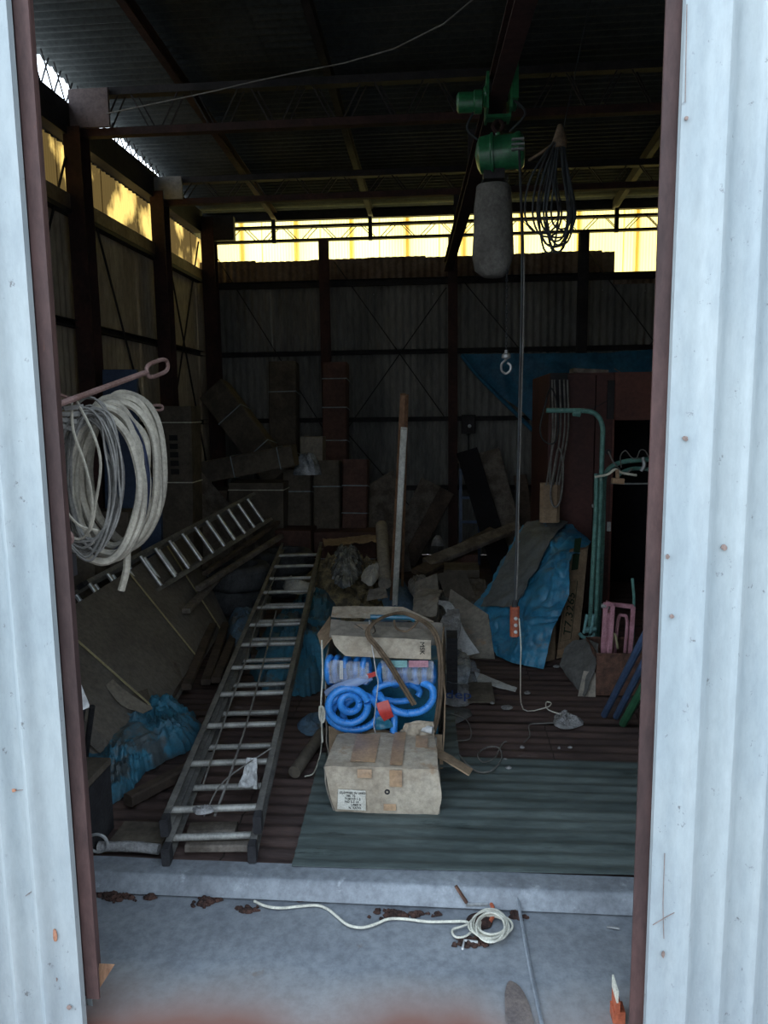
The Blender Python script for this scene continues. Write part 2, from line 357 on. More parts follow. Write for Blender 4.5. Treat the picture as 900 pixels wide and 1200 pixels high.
def solo(name, mb, m, label, cat, group=None, flat=False):
    n = len(mb.v); c = sum(mb.v, V())/n; c.z = min(v.z for v in mb.v)
    return tag(mb.obj(name, m, org=c, flat=flat), label, cat, group)
def setting(name, mb, m, parent=None, flat=False):
    o = mb.obj(name, m, parent=parent, flat=flat)
    if parent is None: o['kind'] = 'structure'
    return o
def sroot(name):
    o = bpy.data.objects.new(name, None); COL.objects.link(o); o['kind'] = 'structure'; return o
def share(src, off, parent):
    c = src.copy(); COL.objects.link(c); c.parent = parent; c.location = src.location+V(off); return c
def text(name, body, size, M, m, root_, parent, align='LEFT', ext=.0006):
    cu = bpy.data.curves.new('tx', 'FONT'); cu.body = body; cu.size = size; cu.extrude = ext; cu.resolution_u = 2; cu.align_x = align
    tmp = bpy.data.objects.new('tx', cu); COL.objects.link(tmp)
    me = bpy.data.meshes.new_from_object(tmp.evaluated_get(bpy.context.evaluated_depsgraph_get()))
    bpy.data.objects.remove(tmp); me.transform(M); me.transform(Matrix.Translation(-root_.location)); me.materials.clear(); me.materials.append(m)
    ob = bpy.data.objects.new(name, me); COL.objects.link(ob); ob.parent = parent; return ob
def frame(o, x, y):                                       # text frame: x reading direction, y up of letters
    x = V(x).normalized(); y = (V(y)-x*V(y).dot(x)).normalized(); z = x.cross(y)
    return Matrix.Translation(V(o)) @ Matrix((x, y, z)).transposed().to_4x4()
def loop_band(p, x, y, w, h, r, m, root_, name='strap', label=None):  # rectangular band round a bundle
    p = V(p); x = V(x).normalized(); y = V(y).normalized()
    return MB().tube([p, p+x*w, p+x*w+y*h, p+y*h], r, 5, closed=True, smooth=1).obj(name, m, root_, label=label)

XL, YB, XR, YF = -2.66, 8.25, 3.30, 1.80
def roofz(y): return 3.755+.072*(YB-y)

# ================================================================== SETTING
# ---- yard and apron
setting('yard', MB().box((-12, -14, -.35), (12, 1.0, -.25)), yard_m)
ap = MB(); ap.patch([[(-3.2, .9, -.070), (3.2, .9, -.070)], [(-3.2, 1.6, -.062), (3.2, 1.6, -.062)], [(-3.2, 2.31, -.06), (3.2, 2.31, -.06)]], 90, 30, .002, 1.5, .10, 2, ridge=False)
# rust stain towards the front lip of the plate (a stain of its own)
n = apron_m.node_tree; N = n.nodes; K = n.links; p = N['Principled BSDF']; src = p.inputs['Base Color'].links[0].from_socket
t = N.new('ShaderNodeTexCoord'); s_ = N.new('ShaderNodeSeparateXYZ'); K.new(t.outputs['Object'], s_.inputs[0])
nz = N.new('ShaderNodeTexNoise'); nz.inputs['Scale'].default_value = 3; K.new(t.outputs['Object'], nz.inputs[0])
ma = N.new('ShaderNodeMath'); ma.operation = 'MULTIPLY_ADD'; ma.inputs[1].default_value = .25; K.new(nz.outputs[0], ma.inputs[0]); K.new(s_.outputs[1], ma.inputs[2])
r = N.new('ShaderNodeValToRGB'); r.color_ramp.elements[0].position = 0; r.color_ramp.elements[0].color = (1, 1, 1, 1); r.color_ramp.elements[1].position = 1; r.color_ramp.elements[1].color = (0, 0, 0, 1)
mr = N.new('ShaderNodeMapRange'); mr.inputs[1].default_value = 1.89; mr.inputs[2].default_value = 2.12; K.new(ma.outputs[0], mr.inputs[0]); K.new(mr.outputs[0], r.inputs[0])
r3 = N.new('ShaderNodeValToRGB'); r3.color_ramp.elements[0].position = 0; r3.color_ramp.elements[0].color = (.20, .105, .085, 1); r3.color_ramp.elements[1].position = 1; r3.color_ramp.elements[1].color = (.33, .31, .27, 1)
K.new(mr.outputs[0], r3.inputs[0])
mx = N.new('ShaderNodeMix'); mx.data_type = 'RGBA'; K.new(r.outputs[0], mx.inputs[0]); K.new(src, mx.inputs[6]); K.new(r3.outputs[0], mx.inputs[7]); K.new(mx.outputs[2], p.inputs['Base Color'])
apron = setting('apron', ap, apron_m)
seam = MB().tube([G(598, 1036, .004), G(606, 1052, -.02), G(612, 1085, -.052), G(622, 1140, -.054), G(636, 1205, -.056)], .006, 6).obj('weld_seam', kerb_m, parent=apron)
stain_p = mat('faint brown stain crust', (.17, .14, .125), (.12, .10, .095), 14)
for i, (pts, mm, nm) in enumerate([
    ([(596,1150),(612,1160),(622,1185),(626,1215),(600,1215),(592,1180)], stain_p, 'rust_patch'),
    ([(640,1040),(655,1046),(650,1066),(628,1062)], stain_p, 'rust_patch')]):
    MB().crumple([G(x, y, -.056) for x, y in pts], .0025, i, 20, .3, 5, 30).obj(nm, mm, parent=apron)
# ---- kerb under the door
k = MB(); k.patch([[(-3.0, 2.285, -.05), (3.0, 2.285, -.05)], [(-3.0, 2.315, -.004), (3.0, 2.315, -.004)], [(-3.0, 2.34, .004), (3.0, 2.34, .004)], [(-3.0, 2.41, .004), (3.0, 2.41, .004)]], 80, 12, .003, 3, .05, 4, ridge=False)
setting('trim_1', k, kerb_m)
# ---- floor
floor = setting('floor', MB().box((XL, 2.405, -.25), (XR, YB+.05, -.022)), soil_m)
y = 2.41; i = 0
while y < YB-.2:
    wd = .64; x0 = XL+.02-(.5 if i % 2 else 0)
    while x0 < 3.2:
        xa = max(x0, XL+.02); xb = min(x0+1.82, XR-.02)
        if xb-xa > .2:
            m_ = MB(); dz = random.uniform(0, .003)
            nseg = int(wd/.076*6); m_.corr((xa+.003, y, -.012+dz), (0, 1, 0), (1, 0, 0), (0, 0, 1), min(wd+.01, YB-y), xb-xa-.006, .076, .0055, 6, i, rows=1)
            m_.obj('sheet', floor_m, parent=floor)
        x0 += 1.82
    y += wd; i += 1
# ---- back wall
def open_sheets(par, axis, fixed, a0, a1, z0, z1, mm, normal, wd=.78, name='sheet', jitter=0, tops=None):
    a = a0; i = 0
    while a < a1-.02:
        b = min(a+wd, a1); m_ = MB(); top = (tops[i % len(tops)] if tops else z1)
        off = .004 if i % 2 else 0
        if axis == 'x': m_.corr((a, fixed+off, z0), (1, 0, 0), (0, 0, 1), (0, 1, 0), b-a+.01, top-z0, .078, .0095, 6, 0, 1)
        else: m_.corr((fixed-off, a, z0), (0, 1, 0), (0, 0, 1), (1, 0, 0), b-a+.01, top-z0, .078, .0095, 6, 0, 1)
        m_.obj(name, mm, parent=par); a = b; i += 1
wb = sroot('wall_back')
open_sheets(wb, 'x', YB+.03, XL-.07, XR, -.02, 3.02, dull_wall, 1)
open_sheets(wb, 'x', YB+.012, XL-.05, 1.76, 2.99, 3.24, rim_m, 1, .62, 'rim_sheet', tops=[3.252, 3.238, 3.245])
open_sheets(wb, 'x', YB+.012, 1.76, XR, 2.90, 3.03, rim_m, 1, .8, 'rim_sheet', tops=[3.02])
for z in (.75, 1.51, 2.24, 2.98): MB().chan((XL, YB-.035, z), (XR, YB-.035, z), .06, .07 if z > 2.5 else .05, .004, (0, 0, 1)).obj('girt', dark_steel, wb)
for x in (-1.30, .07, 1.42, 2.75):
    c_ = MB(); c_.beam((x, YB-.10, 0), (x, YB-.10, 3.42), .10, .006, (0, 1, 0)); c_.beam((x, YB-.18, 0), (x, YB-.18, 3.42), .10, .006, (0, 1, 0)); c_.beam((x, YB-.14, 0), (x, YB-.14, 3.42), .006, .08, (0, 1, 0))
    c_.obj('column', rust_steel if x < 1 else dark_steel, wb)
for a, b in [((-1.2, 3.2), (.0, 1.5)), ((0, 2.9), (-1.25, 1.2)), ((-2.5, 3.3), (-1.35, 1.4)), ((.15, 3.0), (1.4, 1.5)), ((1.5, 3.2), (2.7, 1.6)), ((2.7, 3.0), (1.5, 1.4)), ((-1.25, 1.55), (-.2, .3))]:
    MB().tube([(a[0], YB-.07, a[1]), (b[0], YB-.07, b[1])], .006, 5, smooth=1).obj('brace_rod', dark_steel, wb)
for x, y in ((438, 345), (507, 345), (706, 340), (756, 341), (507, 344)):
    MB().lathe(A(x, y, YB+.0), (0, -1, 0), [(0, .006), (.012, .005), (.014, 0)], 8).obj('bolt', steel_m, wb)
c_ = MB(); 
for yy in (YB-.25, YB-.13): c_.beam((XL+.13, yy, 0), (XL+.13, yy, 3.66), .14, .008, (0, 1, 0))
c_.beam((XL+.13, YB-.19, 0), (XL+.13, YB-.19, 3.66), .008, .12, (0, 1, 0)); c_.obj('corner_column', rust_steel, wb)
# window strip of translucent sheets above the back wall
w1 = sroot('window_1'); x = XL-.02
while x < XR:
    MB().corr((x, YB+.10, 2.92), (1, 0, 0), (0, 0, 1), (0, 1, 0), .66, roofz(YB)-2.93, .032, .004, 4, 0, 1).obj('pane', frp_back, parent=w1); x += .65
for x in [XL+.38+.61*i for i in range(10)]: MB().box((x, YB+.118, 2.9), (x+.05, YB+.120, 3.72)).obj('lap_strip', frp_back, parent=w1)
# ---- left wall
wl = sroot('wall_left')
open_sheets(wl, 'y', XL-.03, YF, YB+.06, -.02, 3.08, left_wall_m, 1)
for z in (.75, 1.51, 2.24): MB().chan((XL+.03, YF, z), (XL+.03, YB-.26, z), .06, .05, .004, (0, 0, 1)).obj('girt', dark_steel, wl)
MB().beam((XL+.035, YF, 3.07), (XL+.035, YB-.26, 3.07), .06, .10).obj('girt', rim_m, wl)
MB().beam((XL+.035, YF, 3.0), (XL+.035, YB-.26, 3.0), .07, .03).obj('girt', dark_steel, wl)
MB().beam((XL+.02, YF, 3.62), (XL+.02, YB-.2, 3.62), .10, .22).obj('eave_beam', dark_steel, wl)
open_sheets(wl, 'y', XL-.035, YF, YB+.1, 3.50, 3.74, dull_wall, 1, .9, 'eave_sheet')
for yy in (2.3, 3.8, 5.25, 6.76):
    c_ = MB(); c_.beam((XL+.10, yy-.07, 0), (XL+.10, yy-.07, 3.56), .12, .006, (0, 1, 0)); c_.beam((XL+.10, yy+.07, 0), (XL+.10, yy+.07, 3.56), .12, .006, (0, 1, 0)); c_.beam((XL+.10, yy, 0), (XL+.10, yy, 3.56), .006, .14, (0, 1, 0))
    c_.obj('column', rust_steel, wl)
for a, b in (((5.35, 3.45), (6.65, .9)), ((6.65, 1.0), (7.95, 3.4)), ((6.9, 3.4), (7.95, .9)), ((3.9, 3.4), (5.15, .9)), ((5.2, 3.4), (3.9, 1.0))):
    MB().tube([(XL+.05, a[0], a[1]), (XL+.05, b[0], b[1])], .009, 5, smooth=1).obj('brace_rod', dark_steel, wl)
w2 = sroot('window_2'); y = YF
while y < YB+.02:
    MB().corr((XL-.06, y, 3.02), (0, 1, 0), (0, 0, 1), (1, 0, 0), .70, .55, .032, .003, 4, 0, 1).obj('pane', frp_left, parent=w2); y += .69
# lattice along the eave gap
MB().beam((XL, YB+.02, 3.70), (XR, YB+.02, 3.70), .06, .08).obj('header', dark_steel, wb)
lt = sroot('trim_2')
MB().beam((XL, YF, 3.76), (XL, YB, 3.72), .03, .03).obj('lattice_chord', dark_steel, lt)
yy = YF; q = 0
while yy < YB-.15:
    a = (XL, yy, 3.75); b = (XL, yy+.13, roofz(yy)-.01)
    MB().tube([a, b], .006, 4, smooth=1).obj('lattice_bar', dark_steel, lt); MB().tube([(XL+.02, yy+.13, 3.75), (XL+.02, yy, roofz(yy)-.01)], .006, 4, smooth=1).obj('lattice_bar', dark_steel, lt); yy += .16
# ---- right wall and front wall
wr = sroot('wall_right'); open_sheets(wr, 'y', XR+.03, YF, YB+.1, -.02, 4.2, dull_wall, 1, 1.1)
wf = sroot('wall_front')
def fsheet(x0, x1, z0, z1):
    MB().corr((x0, YF+.02, z0), (1, 0, 0), (0, 0, 1), (0, 1, 0), x1-x0, z1-z0, .078, .009, 6, 0, 1).obj('sheet', white_paint, wf)
fsheet(XL-.04, -1.0, -.06, 4.16); fsheet(.54, XR+.04, -.06, 4.16); fsheet(-1.0, .54, 2.72, 4.16)
for z in (1.2, 2.75): 
    MB().beam((XL, YF+.07, z), (-1.0, YF+.07, z), .05, .06).obj('girt', dark_steel, wf); MB().beam((.54, YF+.07, z), (XR, YF+.07, z), .05, .06).obj('girt', dark_steel, wf)
MB().beam((-1.05, YF+.06, 2.72), (.6, YF+.06, 2.72), .06, .12).obj('lintel', rust_steel, wf)
# steel angle jambs
def jamb(name, xe, sgn, zb):
    j = sroot(name)
    a = MB(); a.beam((xe-sgn*.018, 1.735, zb), (xe-sgn*.018, 1.735, 2.72), .036, .008, (0, 1, 0)); a.beam((xe-sgn*.032, 1.77, zb), (xe-sgn*.032, 1.77, 2.72), .006, .07, (0, 1, 0))
    a.obj('angle_bar', jamb_paint, j)
    MB().beam((xe-sgn*.05, 1.77, zb), (xe-sgn*.05, 1.77, 2.72), .05, .06, (0, 1, 0)).obj('post', jamb_paint, j)
    return j
jl = jamb('trim_3', -.936, 1, .035); jr = jamb('trim_4', .462, -1, -.05)
MB().add([(-.95, 1.76, .085), (-.905, 1.77, .11), (-.95, 1.77, .11), (-.95, 1.76, .04), (-.95, 1.78, .09)], [(0, 1, 2), (3, 1, 0), (3, 4, 1), (4, 2, 1), (0, 2, 4, 3)]).obj('wedge', wood_brown, jl, flat=True)
# ---- sliding doors of pale corrugated sheet
def door(name, xe, sgn):
    d = sroot(name); wd = 1.15; x0 = xe if sgn > 0 else xe-wd
    m_ = MB(); xs = xe; n = int(wd/.078*10); vs = []
    for j in range(2):
        for i in range(n+1):
            u = wd*i/n; h = 0 if u < .045 else .026*((1-math.cos(2*PI*(u-.045)/.078))/2)**1.5
            vs.append((xe+sgn*u, 1.70-h, -.24 if j == 0 else 2.95))
    m_.add(vs, [(i, i+1, n+2+i, n+1+i) for i in range(n)]); m_.smooth = True
    m_.obj('corrugated_sheet', white_paint, d)
    MB().box((min(xe, xe+sgn*.012), 1.701, -.24), (max(xe, xe+sgn*.012), 1.722, 2.95)).obj('edge_fold', white_paint, d)
    for z in (.25, 1.3, 2.4): MB().beam((xe+sgn*.03, 1.73, z), (xe+sgn*wd, 1.73, z), .04, .05).obj('rail', jamb_paint, d)
    return d
dl = door('door_1', -.970, -1); dr = door('door_2', .493, 1)
def dstain(d, x, y, w_, h_, m_):
    c = A(x, y, 1.697); k = MB(); pts = [c+V((w_*math.cos(a)*random.uniform(.7, 1.1), 0, h_*math.sin(a)*random.uniform(.7, 1.1))) for a in [2*PI*i/9 for i in range(9)]]
    k.add([p+V((0, -.003, 0)) for p in pts]+pts, [tuple(range(8, -1, -1))]+[(i, (i+1) % 9, 9+(i+1) % 9, 9+i) for i in range(9)]); k.obj('rust_spot', m_, d)
stain_o = mat('orange brown rust stain', (.50, .24, .15), (.36, .17, .10), 40, .8)
stain_b = mat('brown grey rust stain', (.30, .22, .19), (.20, .15, .13), 40, .8)
for x, y, a, b in ((65, 1096, .006, .022), (66, 1147, .006, .007), (81, 1180, .008, .007), (16, 926, .008, .005)): dstain(dl, x, y, a, b, stain_o if y < 1100 else stain_b)
for x, y, a, b in ((777, 1118, .004, .010), (843, 1121, .006, .010), (848, 641, .008, .008), (838, 510, .008, .009), (803, 514, .007, .006), (787, 722, .006, .005), (804, 139, .005, .004), (782, 652, .005, .006)):
    dstain(dr, x, y, a, b, stain_b)
def dscratch(d, pts, r_=.0009):
    MB().tube([A(x, y, 1.6975) for x, y in pts], r_, 4, smooth=2).obj('scratch', stain_b, d)
for pts in ([(0, 924), (16, 927), (40, 923)], [(64, 1110), (67, 1150), (72, 1195)], [(30, 1050), (38, 1044)], [(51, 1048), (56, 1044)], [(805, 5), (804, 60), (803, 120)], [(779, 1000), (777, 1060), (778, 1100)], [(765, 1084), (780, 1075), (795, 1067)]): dscratch(dl if pts[0][0] < 400 else dr, pts)

# ---- roof
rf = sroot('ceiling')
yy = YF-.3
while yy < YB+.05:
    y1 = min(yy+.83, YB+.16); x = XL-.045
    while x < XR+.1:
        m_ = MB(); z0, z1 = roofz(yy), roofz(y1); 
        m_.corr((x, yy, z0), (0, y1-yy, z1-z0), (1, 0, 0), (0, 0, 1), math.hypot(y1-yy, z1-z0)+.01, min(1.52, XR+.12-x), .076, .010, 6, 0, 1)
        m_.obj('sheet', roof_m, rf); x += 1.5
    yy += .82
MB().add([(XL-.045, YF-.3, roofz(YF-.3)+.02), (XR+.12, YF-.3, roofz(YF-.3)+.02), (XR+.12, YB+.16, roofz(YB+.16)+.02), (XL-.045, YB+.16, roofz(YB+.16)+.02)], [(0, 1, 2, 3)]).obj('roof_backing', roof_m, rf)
for x in (-1.84, -.80, .42, 1.75, 2.8):
    MB().chan((x, YF, roofz(YF)-.06), (x, YB, roofz(YB)-.06), .05, .09, .005, (0, 0, 1)).obj('purlin', rust_steel if x < -1 else dark_steel, rf)
def truss(Y, zb, zt, m_, y_end=XR):
    t = root('roof_truss', (0, Y, zb), {6.78: 'dark lattice roof truss second from the back wall', 5.28: 'dark lattice roof truss nearest the doorway', 8.13: 'thin lattice truss in front of the yellow window strip'}[Y], 'roof truss')
    MB().beam((XL+.1, Y, zt), (y_end, Y, zt), .07, .05 if Y < 8 else .025).obj('top_chord', m_, t)
    MB().beam((XL+.1, Y, zb), (y_end, Y, zb), .06, .05 if Y < 8 else .025).obj('bottom_chord', rust_steel if Y < 8 else m_, t)
    x = XL+.3; k = 0; h = .27
    while x < y_end-.4:
        for dy in (-.02, .02):
            a = (x+(dy*.9), Y+dy, zb); b = (x+.14+(dy*.9), Y+dy, zt)
            if k % 2: a, b = (a[0], a[1], zt), (b[0], b[1], zb)
            MB().tube([a, b], .006, 4, smooth=1).obj('web_bar', m_, t)
        x += .21; k += 1
    return t
t1 = truss(5.28, 3.54, 3.80, dark_steel); t2 = truss(6.78, 3.48, 3.66, dark_steel); t3 = truss(8.13, 3.42, 3.56, dark_steel)
MB().box((XL+.08, 5.21, 3.56), (XL+.36, 5.235, 3.81)).obj('gusset_plate', plate_m, t1, label='pinkish gusset plate')
MB().box((XL+.08, 6.70, 3.49), (XL+.33, 6.725, 3.68)).obj('gusset_plate', plate_w, t2, label='pale gusset plate')
MB().box((XL+.2, 8.0, 3.42), (XL+.42, 8.07, 3.66)).obj('gusset_plate', dark_steel, t3)
for x in (-1.84, -.80, 1.75): MB().beam((x, 8.13, 3.40), (x, 8.13, 3.64), .04, .04, (0, 1, 0)).obj('hanger', dark_steel, t3)
MB().tube([A(125, 133, 5.0), A(300, 95, 4.6), A(520, 28, 4.0), (0.9, 3.0, 3.9)], .004, 4).obj('stay_wire', cable_g, rf)
# ---- runway beam for the hoist
b0 = A(525, 312, 8.1); b1 = V((.283, 3.2, 3.14)); b2 = b1+(b1-b0).normalized()*1.4
rb = MB(); up = V((0, 0, 1)); zc = V((0, 0, .05))
rb.beam(b0-zc, b2-zc, .085, .010); rb.beam(b0+zc, b2+zc, .085, .010); rb.beam(b0, b2, .007, .10)
hb = root('runway_beam', b0, 'long dark red I-beam running under the roof that carries the green hoist', 'beam')
rb.obj('beam', rust_steel, hb)
for Y in (5.28, 6.78):
    t = (Y-b0.y)/(b2.y-b0.y); p = b0.lerp(b2, t); MB().beam(p+V((0, 0, .055)), (p.x, Y, 3.46), .05, .012).obj('hanger', dark_steel, hb)
p = b0.lerp(b2, .99); MB().beam(p+V((0, 0, .05)), (p.x, p.y, roofz(p.y)-.02), .05, .05, (0, 1, 0)).obj('hanger', dark_steel, hb)

# ================================================================== HOIST
hY = 3.82
hp = b0.lerp(b2, (hY-b0.y)/(b2.y-b0.y))
H = root('chain_hoist', (hp.x, hY, 2.66), 'green electric chain hoist with trolley hanging from the roof beam', 'hoist')
tr = MB(); 
for s in (-1, 1):
    tr.box((hp.x+s*.055-.006, hY-.11, 3.0), (hp.x+s*.055+.006, hY+.11, 3.16))
tr.box((hp.x-.06, hY-.03, 2.985), (hp.x+.06, hY+.03, 3.0))
tr.obj('trolley_plate', hoist_green, H)
for s in (-1, 1):
    for dy in (-.06, .06): MB().lathe((hp.x+s*.05, hY+dy, 3.115), (s, 0, 0), [(-.018, .028), (0, .028), (.0, .035), (.006, .035)], 14).obj('wheel', dark_steel, H)
MB().lathe((hp.x-.19, hY-.05, 3.05), (1, 0, 0), [(-.01, .03), (0, .045), (.07, .045), (.075, .052), (.11, .052), (.115, .03)], 20).obj('trolley_motor', hoist_green, H)
MB().lathe((hp.x-.075, hY-.05, 3.07), (1, 0, 0), [(0, .04), (.012, .05), (.02, .03)], 16).obj('gear_cover', hoist_green, H)
MB().box((hp.x+.055, hY-.13, 3.03), (hp.x+.085, hY+.03, 3.19)).obj('junction_box', hoist_green, H)
MB().tube([(hp.x, hY, 2.985), (hp.x+.025, hY, 2.955), (hp.x, hY, 2.925), (hp.x-.025, hY, 2.955)], .009, 6, closed=True).obj('hook_eye', rust_steel, H)
MB().lathe((hp.x-.11, hY-.02, 2.815), (1, -.12, .04), [(0, .0), (.01, .055), (.025, .082), (.075, .088), (.08, .095), (.09, .095), (.092, .085)], 24).obj('gearbox', hoist_green, H)
MB().lathe((hp.x-.02, hY-.03, 2.82), (1, -.12, .04), [(0, .078), (.10, .078), (.11, .084), (.125, .084), (.14, .07), (.146, .03), (.148, 0)], 24).obj('motor_housing', hoist_green, H)
for i in range(3):
    MB().box((hp.x+.055+i*.0, hY-.140, 2.80+i*.022), (hp.x+.112, hY-.10, 2.808+i*.022)).obj('cooling_fin', steel_m, H)
MB().tube([(hp.x, hY, 2.925), (hp.x, hY, 2.89)], .012, 8, smooth=1).obj('suspension_lug', hoist_green, H)
MB().box((hp.x-.07, hY-.06, 2.70), (hp.x+.03, hY+.05, 2.745)).obj('chain_guide', dark_steel, H)
MB().tube([(hp.x-.12, hY-.06, 3.0), (hp.x-.15, hY-.06, 2.93), (hp.x-.1, hY-.05, 2.88)], .006, 6).obj('power_lead', cable_m, H)
MB().tube([(hp.x+.07, hY-.1, 3.03), (hp.x+.12, hY-.1, 2.97), (hp.x+.05, hY-.08, 2.9)], .006, 6).obj('power_lead', cable_m, H)
# canvas bag with the loose chain
bc = A(578, 270, 3.8)
bag = MB(); bag.lathe((bc.x, 3.8, 2.25), (0, 0, 1), [(0, 0), (.0, .05), (.03, .085), (.1, .10), (.2, .098), (.32, .092), (.42, .084), (.425, .078), (.42, .076)], 22)
for i, v in enumerate(bag.v): 
    q = noise.noise(v*9)*.014; v.x += q; v.y += q*.6; v.x = bc.x+(v.x-bc.x)*.98
B = root('chain_bag', (bc.x, 3.8, 2.25), 'grey canvas chain bag hanging beneath the green hoist', 'bag')
bag.obj('bag', sack_m, B)
for s in (-1, 1): MB().tube([(bc.x+s*.07, 3.8, 2.66), (hp.x-.02+s*.03, hY-.02, 2.745)], .004, 5, smooth=1).obj('bag_strap', cable_m, B)
# hook block on its chain
hk = A(593, 426, 3.75); X0 = hk.x
HK = root('hook_block', (X0, 3.75, hk.z-.05), 'small worn lifting hook hanging on a thin chain in front of the back wall', 'hook')
ch = MB(); z = 2.70; i = 0
while z > hk.z+.05:
    a = .006
    if i % 2: ch.tube([(X0-a, 3.75, z), (X0, 3.75, z-.012), (X0+a, 3.75, z), (X0, 3.75, z+.012)], .0016, 4, closed=True, smooth=2)
    else: ch.tube([(X0, 3.75-a, z), (X0, 3.75, z-.012), (X0, 3.75+a, z), (X0, 3.75, z+.012)], .0016, 4, closed=True, smooth=2)
    z -= .019; i += 1
c_o = ch.obj('chain', cable_m, HK); c_o['kind'] = 'stuff'
MB().lathe((X0, 3.75, hk.z+.02), (0, 0, 1), [(0, .008), (.008, .022), (.022, .022), (.03, .01), (.045, .009)], 12).obj('swivel', steel_m, HK)
MB().tube([(X0, 3.75, hk.z+.02), (X0-.022, 3.75, hk.z-.004), (X0-.02, 3.75, hk.z-.035), (X0, 3.75, hk.z-.048), (X0+.02, 3.75, hk.z-.035), (X0+.022, 3.75, hk.z-.01), (X0+.006, 3.75, hk.z+.004)], .006, 6).obj('hook', steel_m, HK)
# pendant control on its cable
pc = A(603, 728, 3.6); top = V((hp.x+.09, hY-.12, 2.84))
PD = root('pendant_control', (pc.x, 3.6, pc.z-.07), 'orange red pendant push button control hanging on a long dark cable', 'remote control')
MB().tube([top, (pc.x+.02, 3.65, 2.3), (pc.x+.008, 3.6, 1.4), (pc.x, 3.6, pc.z+.10)], .006, 6).obj('cable', cable_m, PD)
MB().tube([top-V((0, 0, .01)), (pc.x+.03, 3.65, 2.2), (pc.x+.014, 3.6, 1.3), (pc.x+.012, 3.6, pc.z+.30), (pc.x+.004, 3.6, pc.z+.08)], .004, 6).obj('cable', cable_g, PD)
MB().bbeam((pc.x, 3.6, pc.z-.075), (pc.x, 3.6, pc.z+.075), .045, .04, (0, 1, 0), .25).obj('housing', red_blk, PD)
MB().tube([(pc.x, 3.6, pc.z+.075), (pc.x, 3.6, pc.z+.11)], lambda t: .016-.008*t, 8, smooth=1).obj('cable_boot', rubber, PD)
for i in range(3): MB().lathe((pc.x+.004, 3.58, pc.z+.02-i*.034), (0, -1, 0), [(0, .009), (.006, .009), (.008, .006), (.008, 0)], 10).obj('button', white_m, PD)
g1 = G(610, 832, .01)
solo('cord', MB().tube([(pc.x+.02, 3.578, pc.z+.02), (pc.x+.03, 3.57, pc.z-.12), A(610, 790, 3.66), G(613, 831, .012), G(640, 829, .012), G(646, 824, .012), G(640, 823, .012), G(643, 832, .012), G(668, 840, .012)], .0032, 5), white_cord, 'thin cream cord dropping from the pendant control to the brown floor', 'cord')
solo('litter_clump', MB().crumple([G(x, y) for x, y in ((650, 838), (662, 836), (672, 842), (684, 846), (678, 852), (662, 854), (650, 850))], .03, 3, 50, 1.0, 12, 60), litter, 'crumpled grey rag lump on the brown floor at the end of the cream cord', 'rag')
# coiled cable hanging right of the hoist
cc = root('cable_coil', (.52, 3.6, 2.4), 'bundle of dark cable tied up and hanging right of the green hoist', 'cable')
tp = A(660, 152, 3.6)
MB().tube([tp, (.75, 3.5, roofz(3.5)-.1)], .003, 4, smooth=1).obj('tie_wire', cable_m, cc)
MB().tube([A(657, 150, 3.6), A(652, 165, 3.6), A(640, 175, 3.62), A(620, 188, 3.7)], .007, 6).obj('rope_tail', brown_hose, cc)
lp = MB()
random.seed(3)
for i in range(11):
    xb = 648+random.uniform(-13, 13); wdt = random.uniform(11, 22); yb = 262+random.uniform(0, 34); dy = random.uniform(-.05, .05)
    T = A(655+random.uniform(-3, 3), 158+random.uniform(-4, 4), 3.6+dy*.3)
    lp.tube([T, A(xb-wdt*.6, 205, 3.6+dy), A(xb-wdt, 250, 3.6+dy), A(xb-wdt*.5, yb, 3.6+dy), A(xb+wdt*.5, yb, 3.6+dy), A(xb+wdt, 250, 3.6+dy), A(xb+wdt*.6, 205, 3.6+dy)], .0048, 5, closed=True)
lp.obj('loops', cable_m, cc)
MB().lathe(A(656, 160, 3.6)-V((0, 0, .05)), (0, 0, 1), [(0, .03), (.03, .034), (.07, .02), (.10, .01)], 10).obj('binding', brown_hose, cc)

# ================================================================== LEFT: rods, hose coils
def rod_eye(name, a, b, r, eye, label):
    R_ = root(name, a, label, 'steel rod'); a = V(a); b = V(b); d = (b-a).normalized()
    MB().tube([a, b], r, 8, smooth=1).obj('rod', pink_rust, R_)
    n = V((0, 0, 1)); n = (n-d*n.dot(d)).normalized(); e = eye
    MB().tube([b, b+d*e*.15+n*e*.14, b+d*e*.85+n*e*.14, b+d*e, b+d*e*.85-n*e*.14, b+d*e*.15-n*e*.14], r*.8, 8, closed=True).obj('eye', pink_rust, R_)
    return R_
rod_eye('eye_rod', A(52, 480, 1.80), A(172, 436, 2.3), .0085, .14, 'long rusty rod with a large oblong eye holding the hose coil')
rod_eye('eye_rod', A(110, 479, 2.25), A(178, 478, 2.5), .006, .055, 'shorter rusty rod with a small eye behind the hose coil')
solo('rod', MB().tube([A(50, 455, 1.85), A(84, 468, 1.97), A(92, 473, 2.0)], .005, 6, smooth=1), pink_rust, 'thin rusty rod crossing above the coil beside the left jamb', 'steel rod')
HC = root('hose_coil', A(135, 630, 2.12), 'thick beige hose coil hanging from the rusty rod by the left jamb', 'hose')
random.seed(11)
def coil_loop(cx, cy, rx, ry, Y, tilt, r, top=None, jit=2.0):
    pts = []
    for k in range(12):
        a = 2*PI*k/12; x = cx+rx*math.cos(a)+random.uniform(-jit, jit); y = cy-ry*math.sin(a)+random.uniform(-jit, jit)
        pts.append(A(x, y, Y+tilt*math.cos(a)+random.uniform(-.006, .006)))
    return pts
hm = MB()
for i in range(9):
    hm.tube(coil_loop(118+i*3.9, 572-i*3, 44+random.uniform(-5, 5), 86+random.uniform(-7, 6), 2.03+i*.032, .05, .012, jit=3.2), .0115, 8, closed=True)
